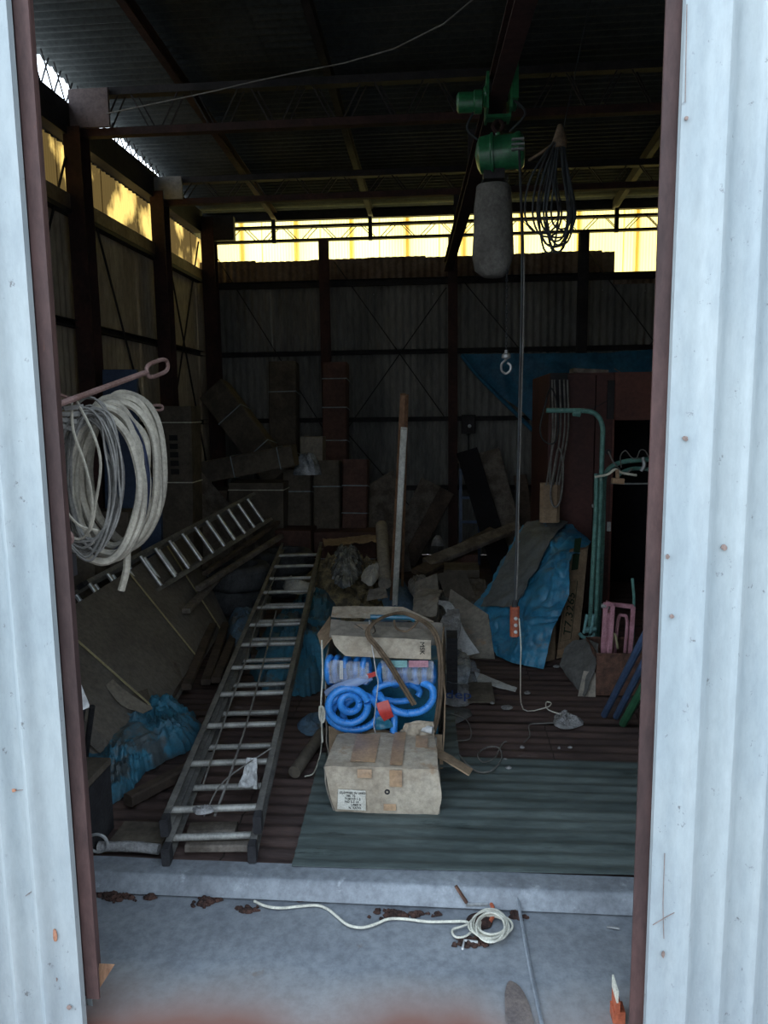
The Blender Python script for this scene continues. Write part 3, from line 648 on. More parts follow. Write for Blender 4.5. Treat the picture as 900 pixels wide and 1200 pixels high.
hm.tube([A(162, 500, 2.2), A(166, 560, 2.22), A(158, 610, 2.2), A(150, 640, 2.18), A(148, 668, 2.16), A(142, 692, 2.15)], .0115, 8)
hm.obj('loops', beige_hose, HC)
MB().tube(coil_loop(126, 565, 45, 84, 2.12, .05, .01, jit=1), .012, 8, closed=True).obj('navy_hose', navy_m, HC, label='navy blue turn of hose')
CW = root('cable_coil', A(100, 620, 2.0), 'coil of thin grey white cables hanging in front of the beige hose', 'cable')
cw = MB()
for i in range(18):
    cw.tube(coil_loop(100+random.uniform(-5, 12), 562+random.uniform(-8, 8), 33+random.uniform(-6, 8), 82+random.uniform(-10, 8), 1.98+random.uniform(-.03, .03), .02, .003, jit=4), .0034, 5, closed=True)
cw.obj('loops', cable_g, CW)
c2 = MB()
c2.tube([A(84, 470, 1.95), A(86, 505, 1.93), A(100, 545, 1.93), A(108, 585, 1.93), A(106, 615, 1.94), A(100, 625, 1.95)], .0038, 5)
c2.tube([A(90, 470, 1.95), A(110, 510, 1.93), A(118, 545, 1.93), A(112, 590, 1.94), A(106, 620, 1.94), A(92, 632, 1.95), A(74, 622, 1.93)], .0038, 5)
c2.tube([A(70, 500, 1.95), A(66, 540, 1.93), A(74, 590, 1.93), A(92, 615, 1.94), A(115, 622, 1.95)], .0038, 5)
c2.obj('loose_strand', beige_hose, CW)
for i in range(4): MB().beam(A(66+i*3, 497-i*6, 1.93), A(86+i*4, 503-i*9, 1.95), .004, .012).obj('label_tie', cable_g, CW)
# turnbuckle with hook
TB = root('turnbuckle', A(76, 635, 1.9), 'rusty turnbuckle with a hook hanging against the left jamb', 'hook')
MB().tube([A(66, 540, 1.87), A(68, 580, 1.87), A(72, 600, 1.88)], .005, 6).obj('rod', rust_m, TB)
MB().bbeam(A(72, 598, 1.88), A(74, 622, 1.88), .016, .012, (0, 1, 0)).obj('body', rust_m, TB)
MB().tube([A(74, 620, 1.88), A(83, 626, 1.88), A(84, 634, 1.88), A(77, 639, 1.88), A(71, 634, 1.88), A(72, 630, 1.88)], .006, 7).obj('hook', pink_rust, TB)
solo('rope', MB().tube([A(74, 672, 1.95), A(78, 680, 1.94), A(79, 705, 1.95), A(81, 720, 1.94), A(82, 745, 1.95), A(80, 770, 1.95), A(84, 790, 1.96)], .005, 6), cable_g, 'grey white rope hanging down along the left jamb', 'rope')
sb = MB(); sb.patch([[A(78, 757, 1.98), A(86, 760, 1.98)], [A(79, 785, 1.96), A(92, 792, 1.97)], [A(82, 822, 1.95), A(103, 822, 1.98)], [A(84, 834, 1.95), A(104, 828, 1.98)]], 16, 24, .008, 20, .012, 3)
solo('cloth', sb, white_m, 'dirty white cloth hanging low beside the left jamb', 'cloth')
TC = root('tool_case', G(100, 1003), 'black case with chrome catches standing at the sill by the left jamb', 'case')
g = G(98, 1003); TC_x0, TC_x1 = g.x-.13, g.x+.03
MB().box((TC_x0, 2.43, 0), (TC_x1, 2.60, .26)).obj('body', rubber, TC)
MB().bbeam((TC_x0, 2.515, .272), (TC_x1, 2.515, .272), .19, .03).obj('lid', card_dark, TC)
MB().box((TC_x1-.05, 2.42, .17), (TC_x1-.02, 2.43, .24)).obj('paper_tag', white_m, TC)
for z in (.06, .10, .14): MB().tube([(TC_x1-.035, 2.424, z), (TC_x1-.02, 2.418, z+.008), (TC_x1-.008, 2.424, z+.02)], .004, 6).obj('catch', steel_m, TC)
solo('ring', MB().tube([V((TC_x1+.02, 2.425, .045))+V((.038*math.cos(a), 0, .035*math.sin(a))) for a in [i*PI/4 for i in range(8)]], .006, 7, closed=True), steel_m, 'dull steel ring leaning on the black case at the sill', 'ring')
for i, (x, lab) in enumerate(((97, 'black tube end sticking up left of the blue tarp, nearest the jamb'), (108, 'black tube end sticking up left of the blue tarp, farther from the jamb'))):
    solo('tube', MB().tube([G(x-10, 905, .0), A(x, 832+i*-4, 2.9)], .013, 8, smooth=1), rubber, lab, 'tube', 'black tubes by the left jamb')

# ================================================================== FOREGROUND LADDER
def ladder(name, P, D, Wv, Nn, length, wdt, pitch, first, mr, mg, label, group=None, secs=((0, 0),), top_len=None, rd=.062):
    R_ = root(name, P, label, 'ladder', group); D = V(D).normalized(); Wv = V(Wv); Wv = (Wv-D*Wv.dot(D)).normalized(); Nn = D.cross(Wv).normalized()
    if Nn.z < 0: Nn = -Nn
    P = V(P)
    for si, (off, start) in enumerate(secs):
        ln = top_len[si] if top_len else length; w_ = wdt-(.03 if si == 0 and len(secs) > 1 else 0); sh = (wdt-w_)/2
        base = P+Nn*off+D*start
        for s in (0, 1):
            a = base+Wv*(sh+s*w_); MB().chan(a, a+D*ln, .026, rd, .003, Nn if s else Nn).obj('rail', mr, R_)
            MB().bbeam(a-D*.012, a+D*.03, .03, rd+.008, Nn).obj('foot', rubber, R_)
        k = first; rr = None
        while k < ln-.02:
            a = base+Wv*sh+D*k; b = base+Wv*(sh+w_)+D*k
            if rr is None: rr = MB().cyl(a, b, .0135, 10).obj('rung', mg, R_); k0 = k
            else: share(rr, D*(k-k0), R_)
            k += pitch
    return R_, D, Wv, Nn
P0 = G(190, 1003, .04); P1 = A(331, 652, 6.2); PR = G(297, 1008, .04)
D0 = (P1-P0)
FL, D, Wv, Nn = ladder('extension_ladder', P0, D0, PR-P0, None, D0.length, .335, .315, .10, alu_dark, alu_rung, 'long aluminium extension ladder lying from the sill up onto the rubbish heap', secs=((0, .0), (.075, .06)), top_len=[2.9, D0.length])
rp = MB().tube([P0+Nn*.12+D*.25+Wv*.10, P0+Nn*.125+D*.8+Wv*.09, P0+Nn*.12+D*1.4+Wv*.08, P0+Nn*.12+D*2.2+Wv*.05, P0+Nn*.12+D*2.9+Wv*.06], .004, 5)
rp.tube([P0+Nn*.05+D*.15+Wv*.16, P0+Nn*.11+D*.38+Wv*.19, P0+Nn*.115+D*.9+Wv*.19, P0+Nn*.11+D*1.6+Wv*.17, P0+Nn*.11+D*2.2+Wv*.15], .005, 5)
rp.tube([P0+Nn*.05+D*.15+Wv*.12, P0+Nn*.1+D*.3+Wv*.17, P0+Nn*.12+D*.5+Wv*.33], .003, 5)
solo('rope', rp, cable_g, 'grey pull rope strung along the foreground ladder', 'rope')
pb = MB(); q = P0+Nn*.12+D*.43+Wv*.26
pb.patch([[q+V((-.02, 0, .0)), q+V((.02, 0, 0))], [q+V((-.028, -.03, -.05)), q+V((.03, -.03, -.05))], [q+V((-.05, -.05, -.10)), q+V((.03, -.05, -.11))]], 16, 20, .014, 25, .006, 8)
solo('plastic_bag', pb, white_m, 'white plastic bag tied to a rung near the foot of the ladder', 'bag')
pb = MB().crumple([P0+Nn*.10+D*.1+Wv*.13+V((x*.04, y*.03, .008)) for x, y in ((-1, .3), (-.2, -1), (1, -.3), (.6, .8), (-.3, .5))], .018, 5, 50, .9, 8, 40)
solo('cloth', pb, litter, 'small pale rag knotted on the lowest rung of the ladder', 'cloth')

# ================================================================== LEFT PILE
# long sheathing bundle leaning to the left, with straps
SB = root('board_bundle', (-1.7, 4.2, 0), 'big grey brown bundle of boards leaning left with yellow straps', 'board bundle')
lo0, lo1 = V((-1.40, 3.05, .03)), V((-1.66, 5.35, .03)); hi0, hi1 = V((-1.98, 3.0, .56)), V((-2.16, 5.85, .60))
th = V((-.045, 0, -.05)); 
sl = MB(); sl.patch([[lo0, lo1], [lo0.lerp(hi0, .5)+V((.01, 0, .012)), lo1.lerp(hi1, .5)+V((.01, 0, .012))], [hi0, hi1]], 60, 24, .006, 2.2, .07, 5, ridge=False)
sl.obj('face_sheet', slab_m, SB)
nb = (lo1-lo0).cross(hi0-lo0).normalized(); nb = nb if nb.z > 0 else -nb
for i in range(3):
    o = -nb*(.075+.03*i); MB().hexa([lo0+o-nb*.025, lo1+o-nb*.025, hi1+o-nb*.025, hi0+o-nb*.025], [lo0+o, lo1+o, hi1+o, hi0+o]).obj('board', slab_m, SB)
for t in (.20, .57, .86):
    a = lo0.lerp(lo1, t); b = hi0.lerp(hi1, t-.03); o = nb*.026
    MB().beam(a+o, b+o, .018, .003, nb).obj('strap', strap_y, SB)
# torn hole showing kraft paper
tc_ = [G(122, 800, .25), G(148, 785, .25), G(172, 815, .15), G(168, 838, .08), G(140, 832, .10)]
def on_slab(x, y, o=.012):
    d = ray(x, y); t = ((lo0+nb*o)-CP).dot(nb)/d.dot(nb); return CP+d*t
MB().add([on_slab(x, y, .018) for x, y in ((118, 800), (128, 788), (150, 776), (168, 790), (176, 818), (160, 834), (140, 826))]+[on_slab(x, y, .008) for x, y in ((118, 800), (128, 788), (150, 776), (168, 790), (176, 818), (160, 834), (140, 826))],
    [tuple(range(6, -1, -1))]+[(i, (i+1) % 7, 7+(i+1) % 7, 7+i) for i in range(7)]).obj('torn_paper', card_dark, SB, label='torn brown paper')
MB().patch([[on_slab(124, 803, .03), on_slab(140, 824, .03), on_slab(168, 836, .05)], [on_slab(132, 796, .03), on_slab(150, 812, .04), on_slab(180, 830, .05)]], 14, 5, .003, 20, .003).obj('torn_flap', card_grey, SB)
# dark planks beside it
PL = []
for i in range(7):
    x = -1.33+i*.062; y0 = 3.55+random.uniform(0, .35)+i*.12; y1 = 5.2+random.uniform(-.2, .25)
    z = .022+(.035 if i % 2 else 0)+.01*i*(i < 3)
    solo('plank', MB().bbeam((x-.18, y0, z+.02), (x-.40, y1, z+.03), .055, .035), wood_dark, ['dark plank at the lower edge of the strapped board bundle', 'dark plank beside the strapped bundle, second outwards', 'dark plank, third outwards from the strapped bundle', 'dark plank in the middle of the row between bundle and ladder', 'dark plank, third from the ladder rail', 'dark plank, second from the ladder rail', 'dark plank nearest the ladder rail'][i], 'plank', 'dark planks between bundle and ladder')
# crumpled blue tarp
ol = [G(x, y) for x, y in ((78, 868), (100, 850), (148, 842), (205, 832), (232, 846), (238, 868), (205, 888), (172, 905), (150, 930), (128, 942), (112, 920), (88, 900))]
bt = MB().crumple(ol, .145, 21, 9, .72, 60, 220, 4.0)
solo('tarpaulin', bt, tarp_dirty, 'crumpled faded blue tarpaulin heaped on the floor left of the ladder', 'tarpaulin')
solo('timber', MB().bbeam(G(150, 938, .03), G(246, 888, .03), .055, .05), wood_dark, 'dark square timber sticking out below the blue tarpaulin heap', 'timber')
# clutter at the sill
solo('cardboard_sheet', MB().box((-1.25, 2.47, 0), (-1.05, 2.60, .03)), card_dark, 'grey brown cardboard offcut lying at the sill left of the ladder foot', 'cardboard')
solo('tube', MB().tube([(-1.28, 2.44, .022), (-1.15, 2.445, .024), (-1.05, 2.44, .02)], .019, 10), litter, 'pale crumpled tube lying on the sill left of the ladder foot', 'tube')
solo('brick', MB().bbeam((-.98, 2.56, .02), (-.80, 2.58, .02), .07, .04), wood_grey, 'grey block on the floor between the ladder feet', 'block')
solo('batten', MB().bbeam((-.96, 2.48, .016), (-.70, 2.50, .016), .06, .028), wood_grey, 'thin grey batten in front of the block between the ladder feet', 'batten')

# second ladder on its side against the left pile
Q0 = A(78, 697, 4.15); Q1 = A(292, 583, 6.45); QD = Q1-Q0
down = A(298, 622, 6.33)-A(284, 587, 6.45)
L2, D2, W2, N2 = ladder('extension_ladder', Q0, QD, down, None, QD.length, .27, .175, .06, alu_dark, alu_shiny, 'second aluminium ladder lying on its side behind the strapped bundle', secs=((0, 0), (.06, .08)), top_len=[QD.length, QD.length-.1], rd=.05)

# tyres
def tyre(c, R_, W_, label, tilt=(0, 0, 1)):
    T = root('tyre', c, label, 'tyre', 'old tyres behind the ladder'); r = R_
    prof = [(0, r*.62), (-W_*.02, r*.70), (0, r*.88), (W_*.12, r*.97), (W_*.22, r), (W_*.78, r), (W_*.88, r*.97), (W_, r*.88), (W_*1.02, r*.70), (W_, r*.62), (W_*.85, r*.58), (W_*.15, r*.58), (0, r*.62)]
    MB().lathe(c, tilt, prof, 40).obj('carcass', tyre_m, T)
    n_ = 48; bl = None
    for k in range(n_):
        a = 2*PI*k/n_; d_ = V((math.cos(a), math.sin(a), 0)); 
        t = V((-math.sin(a), math.cos(a), 0))
        MBb = MB()
        for zz in (.3, .5, .7): MBb.beam(V(c)+d_*(r+.003)+V((0, 0, W_*zz-.012)), V(c)+d_*(r+.003)+t*.012+V((0, 0, W_*zz+.012)), .018, .008, d_)
        if bl is None: bl = MB()
        bl.add(MBb.v, MBb.f)
    tb = bl.obj('tread', tyre_m, T); tb['kind'] = 'stuff'
    return T
tyre(V((-1.70, 5.80, 0)), .255, .19, 'dusty tyre at the bottom of the stack by the ladder')
tyre(V((-1.68, 5.78, .195)), .255, .19, 'dusty tyre on top of the stack by the ladder')
tyre(V((-1.44, 6.38, .0)), .26, .19, 'lower dark tyre behind the nearer tyre stack')
tyre(V((-1.44, 6.38, .195)), .26, .19, 'upper dark tyre behind the nearer tyre stack')
# blue bag
solo('sack', MB().crumple([G(x, y) for x, y in ((268, 766), (266, 742), (278, 728), (300, 728), (306, 742), (300, 768), (284, 774))], .20, 31, 6, .35, 18, 70, 3), bluebag, 'faded blue sack standing beside the ladder under the tyres', 'sack')
# long timbers across
for (a, b, w_, h_, m_, lab) in (
    (A(218, 716, 4.7), A(262, 670, 5.6), .06, .035, wood_grey, 'weathered timber with its end over the strapped bundle, lowest of three'),
    (A(232, 690, 5.0), A(330, 628, 6.3), .045, .04, wood_grey, 'grey timber slanting over the tyres, middle of three'),
    (A(240, 672, 5.2), A(326, 612, 6.5), .04, .03, wood_dark, 'dark thin timber under the side lying ladder, top of three')):
    solo('timber', MB().bbeam(a, b, w_, h_), m_, lab, 'timber', 'timbers slanting over the tyres')
# blue boards and tall box near left wall
def leaning_box(name, x0, y0, x1, y1, Y, depth, m_, label, cat='box', skew=0, zmin=None, group=None, wdir=None, bands=(), band_m=None, lean=0):
    """box whose front face is in plane Y, reaching from the floor (or zmin) to the height seen"""
    a = A(x0, y1, Y); b = A(x1, y1, Y); tl = A(x0, y0, Y); tr_ = A(x1, y0, Y)
    zb = a.z if zmin is None else zmin
    k = (tl.z-zb)
    R_ = root(name, (a.x, Y, zb), label, cat, group)
    lo = [V((a.x, Y, zb)), V((b.x, Y, zb)), V((b.x, Y+depth, zb)), V((a.x, Y+depth, zb))]
    hi = [V((tl.x, Y+lean, tl.z)), V((tr_.x, Y+lean, tr_.z)), V((tr_.x, Y+depth+lean, tr_.z)), V((tl.x, Y+depth+lean, tl.z))]
    MB().hexa(lo, hi).obj('body', m_, R_)
    for t in bands:
        q = [l.lerp(h, t) for l, h in zip(lo, hi)]; c_ = sum(q, V())/4; q = [c_+(v-c_)*1.015+V((0, 0, 0)) for v in q]
        MB().tube(q, .005, 5, closed=True, smooth=1).obj('band', band_m or twine, R_)
    return R_
leaning_box('board', 120, 433, 160, 645, 5.0, .03, blue_board, 'slate blue board standing behind the coil against the left wall', 'board', zmin=0)
leaning_box('board', 150, 560, 187, 645, 5.35, .04, blue_board, 'lower slate blue board showing right under the hose coil', 'board', zmin=0)
TBX = leaning_box('tall_box', 176, 476, 224, 622, 6.0, .24, card_dark, 'tall dark brown carton with twine bands standing by the left wall', 'box', zmin=0, bands=(.62, .92), band_m=white_cord)
for i in range(5):
    MB().box((-2.29, 5.990, 1.10+i*.07), (-2.22, 5.998, 1.145+i*.07)).obj('faded_print', ink, TBX)
leaning_box('carton', 92, 600, 150, 690, 4.75, .2, card_dark, 'dark carton low on the left under the hose coil', 'box', zmin=0)
leaning_box('carton', 80, 640, 110, 700, 4.5, .2, card_dark, 'dark carton nearest the left jamb under the hose coil', 'box', zmin=0)
solo('panel', MB().hexa([V((-2.16, 6.0, 0)), V((-1.45, 6.9, 0)), V((-1.48, 6.93, 0)), V((-2.19, 6.03, 0))], [V((-2.5, 6.1, 1.15)), V((-2.3, 6.6, 1.15)), V((-2.33, 6.63, 1.15)), V((-2.53, 6.13, 1.15))]), wood_grey, 'grey sheet leaning on the corner behind the side lying ladder', 'panel')

# ================================================================== BACK LEFT BUNDLES
def bundle(name, a, b, w_, h_, m_, label, bands=(.3, .7), up=(0, 0, 1), bm=twine, cat='bundle', group=None, ref=None):
    a = V(a); b = V(b); c_ = (a+b)/2; R_ = root(name, (c_.x, c_.y, min(a.z, b.z)), label, cat, group)
    MB().bbeam(a, b, w_, h_, up, .06).obj('body', m_, R_)
    d = (b-a).normalized(); u = V(up)
    if abs(d.dot(u)) > .99: u = V((0, 1, 0))
    x = d.cross(u).normalized(); y = x.cross(d).normalized()
    for t in bands:
        p = a.lerp(b, t); e = 1.02; q = [p+x*w_/2*e*s1+y*h_/2*e*s2 for s1, s2 in ((-1, -1), (1, -1), (1, 1), (-1, 1))]
        MB().tube(q, .006, 5, closed=True, smooth=1).obj('band', bm, R_)
    return R_
bundle('strapped_bundle', A(252, 458, 7.5), A(330, 560, 7.2), .30, .22, card_dark, 'dark bundle slanting against the left back corner column', up=(0, 1, 0))
bundle('standing_bundle', V((-1.36+.02-.35, 7.55, 0)), V((-1.72, 7.9, A(328, 425, 7.8).z)), .29, .2, card_dark, 'tall dark grey bundle standing at the back left of the reddish one', up=(0, 1, 0), bands=(.45, .55, .85))
xx = A(390, 500, 7.5).x
bundle('standing_bundle', V((xx, 7.5, 0)), V((xx+.01, 7.75, A(390, 426, 7.7).z)), .25, .2, card_red, 'tallest reddish brown bundle standing before the back wall column', up=(0, 1, 0), bands=(.62, .78, .92))
xx = A(348, 580, 7.0).x
bundle('standing_bundle', V((xx, 6.95, 0)), V((xx, 7.1, A(348, 552, 7.0).z)), .27, .18, card_dark, 'grey brown bundle standing left in the short front row at the back', up=(0, 1, 0), bands=(.8,))
xx = A(383, 580, 7.0).x
bundle('standing_bundle', V((xx, 6.95, 0)), V((xx, 7.1, A(383, 541, 7.0).z)), .25, .18, card_dark, 'brown bundle standing in the middle of the short front row at the back', up=(0, 1, 0), bands=(.78,))
xx = A(414, 580, 7.0).x
bundle('standing_bundle', V((xx, 6.98, 0)), V((xx+.02, 7.13, A(414, 540, 7.0).z)), .24, .18, card_red, 'reddish bundle standing right in the short front row at the back', up=(0, 1, 0), bands=(.55, .78,))
za = A(300, 560, 6.85)
bundle('strapped_bundle', A(240, 553, 6.85), A(346, 533, 6.85), .24, .20, card_dark, 'long grey bundle lying level on top of the crates at the back left', bands=(.35, .85))
leaning_box('crate', 268, 566, 332, 660, 6.75, .40, card_dark, 'large dark brown crate under the level grey bundle', 'crate', zmin=0, bands=(.93,), band_m=white_cord)
leaning_box('crate', 240, 575, 266, 660, 6.75, .40, wood_dark, 'narrow dark crate left of the large brown crate', 'crate', zmin=0)
leaning_box('carton', 352, 512, 378, 556, 7.2, .2, card_grey, 'small grey carton on top of the standing bundles', 'box', zmin=A(350, 552, 7.0).z)
solo('plastic_bundle', MB().crumple([A(352, 556, 7.0)+V((x*.13, y*.08, 0)) for x, y in ((-.2, -1), (1.1, -1), (1.6, 0), (1.1, 1), (-.2, 1), (-.5, 0))], .2, 8, 14, .6, 12, 50), foil, 'bunched clear plastic on top of the standing grey bundle', 'plastic')
solo('panel', MB().hexa([V((-1.0, 6.95, 0)), V((-.35, 7.3, 0)), V((-.35, 7.33, 0)), V((-1.0, 6.98, 0))], [V((-.80, 7.5, .85)), V((-.55, 7.6, 1.0)), V((-.55, 7.63, 1.0)), V((-.80, 7.53, .85))]), wood_grey, 'grey triangular board leaning right of the reddish bundle', 'panel')
leaning_box('carton', 322, 622, 364, 668, 6.6, .32, card_red, 'low reddish carton in front of the standing bundles, left of two', 'box', zmin=0, bands=())
leaning_box('carton', 368, 624, 440, 655, 6.7, .30, card_red, 'low wide reddish carton behind the straw heap', 'box', zmin=0, bands=(.5,))
# straw heap and rubbish on it
sol = [V((x, y, 0)) for x, y in ((-1.15, 5.5), (-.85, 5.3), (-.50, 5.45), (-.38, 5.9), (-.42, 6.3), (-.75, 6.55), (-1.05, 6.5), (-1.25, 6.0))]
sh = solo('straw_heap', MB().crumple(sol, .38, 41, 7, .55, 26, 120, 3.5), straw, 'heap of straw and packing waste beyond the top of the ladder', 'heap')
solo('plastic_sheet', MB().crumple([G(x, y, .34) for x, y in ((388, 672), (392, 650), (418, 645), (425, 665), (415, 684), (398, 688))], .10, 12, 13, .9, 12, 60), foil, 'crinkled clear plastic lying on top of the straw heap', 'plastic')
solo('paper', MB().crumple([G(x, y, .36) for x, y in ((424, 680), (428, 668), (450, 662), (446, 672), (436, 686))], .05, 14, 20, .8, 8, 40), white_m, 'small white paper scrap on the right of the straw heap', 'paper')
solo('paper', MB().crumple([G(x, y, .30) for x, y in ((332, 688), (336, 678), (345, 684), (368, 686), (366, 694), (338, 696))], .05, 15, 20, .7, 8, 40), white_m, 'white scrap seen between the upper rungs of the ladder', 'paper')
ct = root('cardboard_tube', A(452, 690, 5.5), 'grey cardboard tube standing at the right of the straw heap', 'tube')
MB().lathe(A(451, 684, 5.45), A(447, 615, 6.3)-A(451, 684, 5.45), [(0, .036), (0, .05), (.9, .05)], 18).obj('tube', card_grey, ct)
# tarps under the ladder
solo('tarpaulin', MB().crumple([G(x, y) for x, y in ((300, 800), (296, 765), (318, 735), (345, 712), (372, 700), (400, 705), (402, 760), (388, 800), (360, 815), (325, 812))], .20, 51, 6, .7, 24, 100, 3), tarp_dirty, 'blue tarpaulin heaped under the ladder left of the blue hose box', 'tarpaulin')
solo('sack', MB().crumple([G(x, y) for x, y in ((384, 730), (380, 705), (400, 692), (440, 688), (470, 695), (490, 712), (480, 730))], .26, 52, 6, .5, 18, 80, 3), bluebag, 'dusty blue grey sack behind the open hose box', 'sack')
solo('cardboard_tube', MB().lathe(G(345, 905, .03)*1, (.15, 1, .02), [(0, .02), (0, .028), (.4, .028)], 14), card_dark, 'dark tube lying on the floor beneath the ladder', 'tube')
solo('plastic_bag', MB().crumple([G(x, y) for x, y in ((348, 850), (362, 838), (378, 838), (378, 858), (360, 862))], .03, 13, 20, .7, 8, 40), bluebag, 'thin dull bag on the floor between ladder and hose box', 'bag')

# ================================================================== WHITE POST and lath
p0 = V((-.12, 4.55, 0)); 
solo('post', MB().bbeam(G(462, 722, .0), A(473.5, 502, 4.75), .042, .03, (0, 1, 0)), white_wood, 'white painted batten standing upright behind the hose box', 'batten')
solo('lath', MB().bbeam(G(458, 722, .0)+V((-.0, .05, 0)), A(472.5, 462, 4.85), .038, .028, (0, 1, 0)), wood_brown, 'brown lath standing right behind the white batten', 'batten', 'brown laths')
solo('lath', MB().bbeam(G(470, 712, .0)+V((0, .12, 0)), A(477, 463, 4.97), .02, .02, (0, 1, 0)), wood_brown, 'narrower brown lath at the right edge of the brown lath', 'batten', 'brown laths')

# ================================================================== OPEN BOX with blue hoses
OB = root('open_carton', (-.28, 3.3, 0), 'tall open cardboard carton packed with blue ribbed hoses', 'box')
bx0, bx1, by0, by1, bz = -.53, -.02, 3.14, 3.50, .56
t_ = .006
MB().box((bx0, by0, 0), (bx1, by1, t_)).obj('bottom', card, OB)
MB().patch([[(bx0, by0, 0), (bx0, by1, 0)], [(bx0-.012, by0, .3), (bx0-.01, by1, .3)], [(bx0, by0-.01, bz-.04), (bx0-.02, by1, bz)]], 8, 10, .006, 8, t_).obj('side_panel', card_grey, OB)
MB().patch([[(bx1, by0, 0), (bx1, by1, 0)], [(bx1+.012, by0, .3), (bx1+.01, by1, .3)], [(bx1-.005, by0, bz-.02), (bx1+.01, by1, bz)]], 8, 10, .006, 8, t_).obj('side_panel', card, OB)
MB().box((bx0, by1-t_, 0), (bx1, by1, bz+.02)).obj('back_panel', card_grey, OB)
MB().patch([[(bx0, by0, 0), (bx1, by0, 0)], [(bx0, by0-.006, .2), (bx1, by0, .17)]], 10, 6, .006, 8, t_).obj('front_panel', card, OB)
MB().patch([[A(388, 722, 3.52), A(508, 728, 3.52)], [A(390, 711, 3.62), A(472, 711, 3.62)]], 14, 6, .004, 8, t_).obj('back_flap', card_dusty, OB)
MB().patch([[A(388, 727, 3.30), A(506, 740, 3.30)], [A(386, 746, 3.16), A(506, 752, 3.16)]], 14, 6, .004, 8, t_).obj('top_flap', card_grey, OB)
ff = MB().patch([[A(388, 745, 3.15), A(505, 751, 3.15)], [A(393, 757, 3.11), A(505, 762, 3.11)], [A(405, 769, 3.09), A(505, 773, 3.09)]], 14, 8, .003, 8, t_).obj('front_flap', card_dusty, OB, label='pale flap folded down with black letters')
text('lettering', 'MSK', .030, frame(A(492, 752, 3.085), (0, -.1, -1), (1, 0, 0)), ink, OB, ff)
MB().patch([[A(372, 744, 3.3), A(387, 722, 3.42)], [A(378, 762, 3.2), A(390, 745, 3.18)]], 8, 6, .004, 8, t_).obj('side_flap', card, OB)
MB().tube([A(412, 729, 3.295), A(435, 744, 3.20), A(440, 740, 3.2), A(436, 728, 3.29)], .002, 4, smooth=1).obj('pen_mark', ink, OB)
solo('hose', MB().tube([A(434, 723, 3.42), A(480, 724, 3.42), A(486, 727, 3.42)], .012, 8, smooth=1), teal_m, 'short teal blue tube lying across the top flaps of the open carton', 'tube')
def ring_pts(cx, cy, rx, ry, Y, a0=0, a1=2*PI, n=14, dy=0): return [A(cx+rx*math.cos(a), cy-ry*math.sin(a), Y+dy*math.cos(a)) for a in [a0+(a1-a0)*i/n for i in range(n+1)]]
# lower left coil: nested turns
h1 = MB()
for (rx, ry, Y, dx, dy) in ((11, 12, 3.09, -2, -4), (23, 24, 3.075, -4, -1), (30, 25, 3.11, 2, 6), (33, 24, 3.15, 10, 9), (24, 24, 3.16, 14, 8)):
    h1.tube(ring_pts(412+dx, 828+dy, rx, ry*.85, Y, .3, 2*PI+.2, 16, .02), .0175, 10, ribs=.0052)
solo('hose', h1, hose_blue, 'bright blue ribbed hose coiled low in the left of the open carton', 'hose', 'blue hoses in the open carton')
h2 = MB()
h2.tube([A(495, 800, 3.11), A(506, 806, 3.09), A(507, 820, 3.085), A(496, 832, 3.08), A(478, 836, 3.08), A(462, 832, 3.08), A(450, 822, 3.1), A(443, 812, 3.13)], .0175, 10, ribs=.0052)
h2.tube(ring_pts(466, 811, 26, 11, 3.15, -.4, 2*PI-.8, 16, .02), .016, 10, ribs=.0052)
h2.tube([A(462, 835, 3.12), A(462, 846, 3.10), A(461, 860, 3.09)], .018, 10, ribs=.0052)
solo('hose', h2, hose_blue, 'bright blue ribbed hose looping at the right of the open carton', 'hose', 'blue hoses in the open carton')
h3 = MB()
for i, x in enumerate((387, 396, 407, 420, 429)): h3.tube(ring_pts(x, 785, 4, 15, 3.16+.03*(i % 2), 0, 2*PI, 12, .05), .0135, 8, ribs=.0052)
solo('hose', h3, hose_blue, 'upright blue ribbed hose rolls on the upper left of the open carton', 'hose', 'blue hoses in the open carton')
h4 = MB()
for i, x in enumerate((450, 463, 480, 492, 503)): h4.tube(ring_pts(x, 790, 6, 13, 3.17+.02*(i % 2), 0, 2*PI, 12, .05), .0135, 8, ribs=.0052)
solo('hose', h4, hose_blue, 'upright blue ribbed hose rolls on the upper right of the open carton', 'hose', 'blue hoses in the open carton')
solo('filler', MB().box((bx0+.02, 3.27, .03), (bx1-.02, by1-.02, .47)), teal_m, 'dark teal wrapped pack filling the inside of the open carton', 'pack')
f1 = MB().tube([A(384, 812, 3.12), A(395, 806, 3.09), A(415, 800, 3.09), A(435, 793, 3.12)], lambda t: .022-.008*abs(t-.5), 10); solo('plastic_pack', f1, film_blue, 'bluish clear plastic pack lying slanted over the coiled hose', 'plastic pack')
for (x0, x1, lab) in ((383, 432, 'clear wrap over the upper left hose rolls'), (446, 508, 'clear wrap over the upper right hose rolls')):
    solo('plastic_wrap', MB().patch([[A(x0, 773, 3.12), A(x1, 775, 3.12)], [A(x0+2, 788, 3.08), A(x1, 790, 3.08)], [A(x0+3, 800, 3.10), A(x1-1, 802, 3.10)]], 24, 12, .01, 24, .001, 5), film, lab, 'plastic wrap')
for x0, x1, m_ in ((398, 402, white_m), (479, 502, pink_m), (456, 477, teal_clip)):
    solo('header_card', MB().patch([[A(x0, 774, 3.075), A(x1, 774, 3.075)], [A(x0, 782 if x0 > 400 else 796, 3.07), A(x1, 782 if x0 > 400 else 796, 3.07)]], 4, 3, .003, 20, .002), m_, {398: 'narrow white header card between the upper left rolls', 479: 'reddish pink header card on the upper right rolls', 456: 'pale teal header card between the upper right rolls'}[x0], 'card')
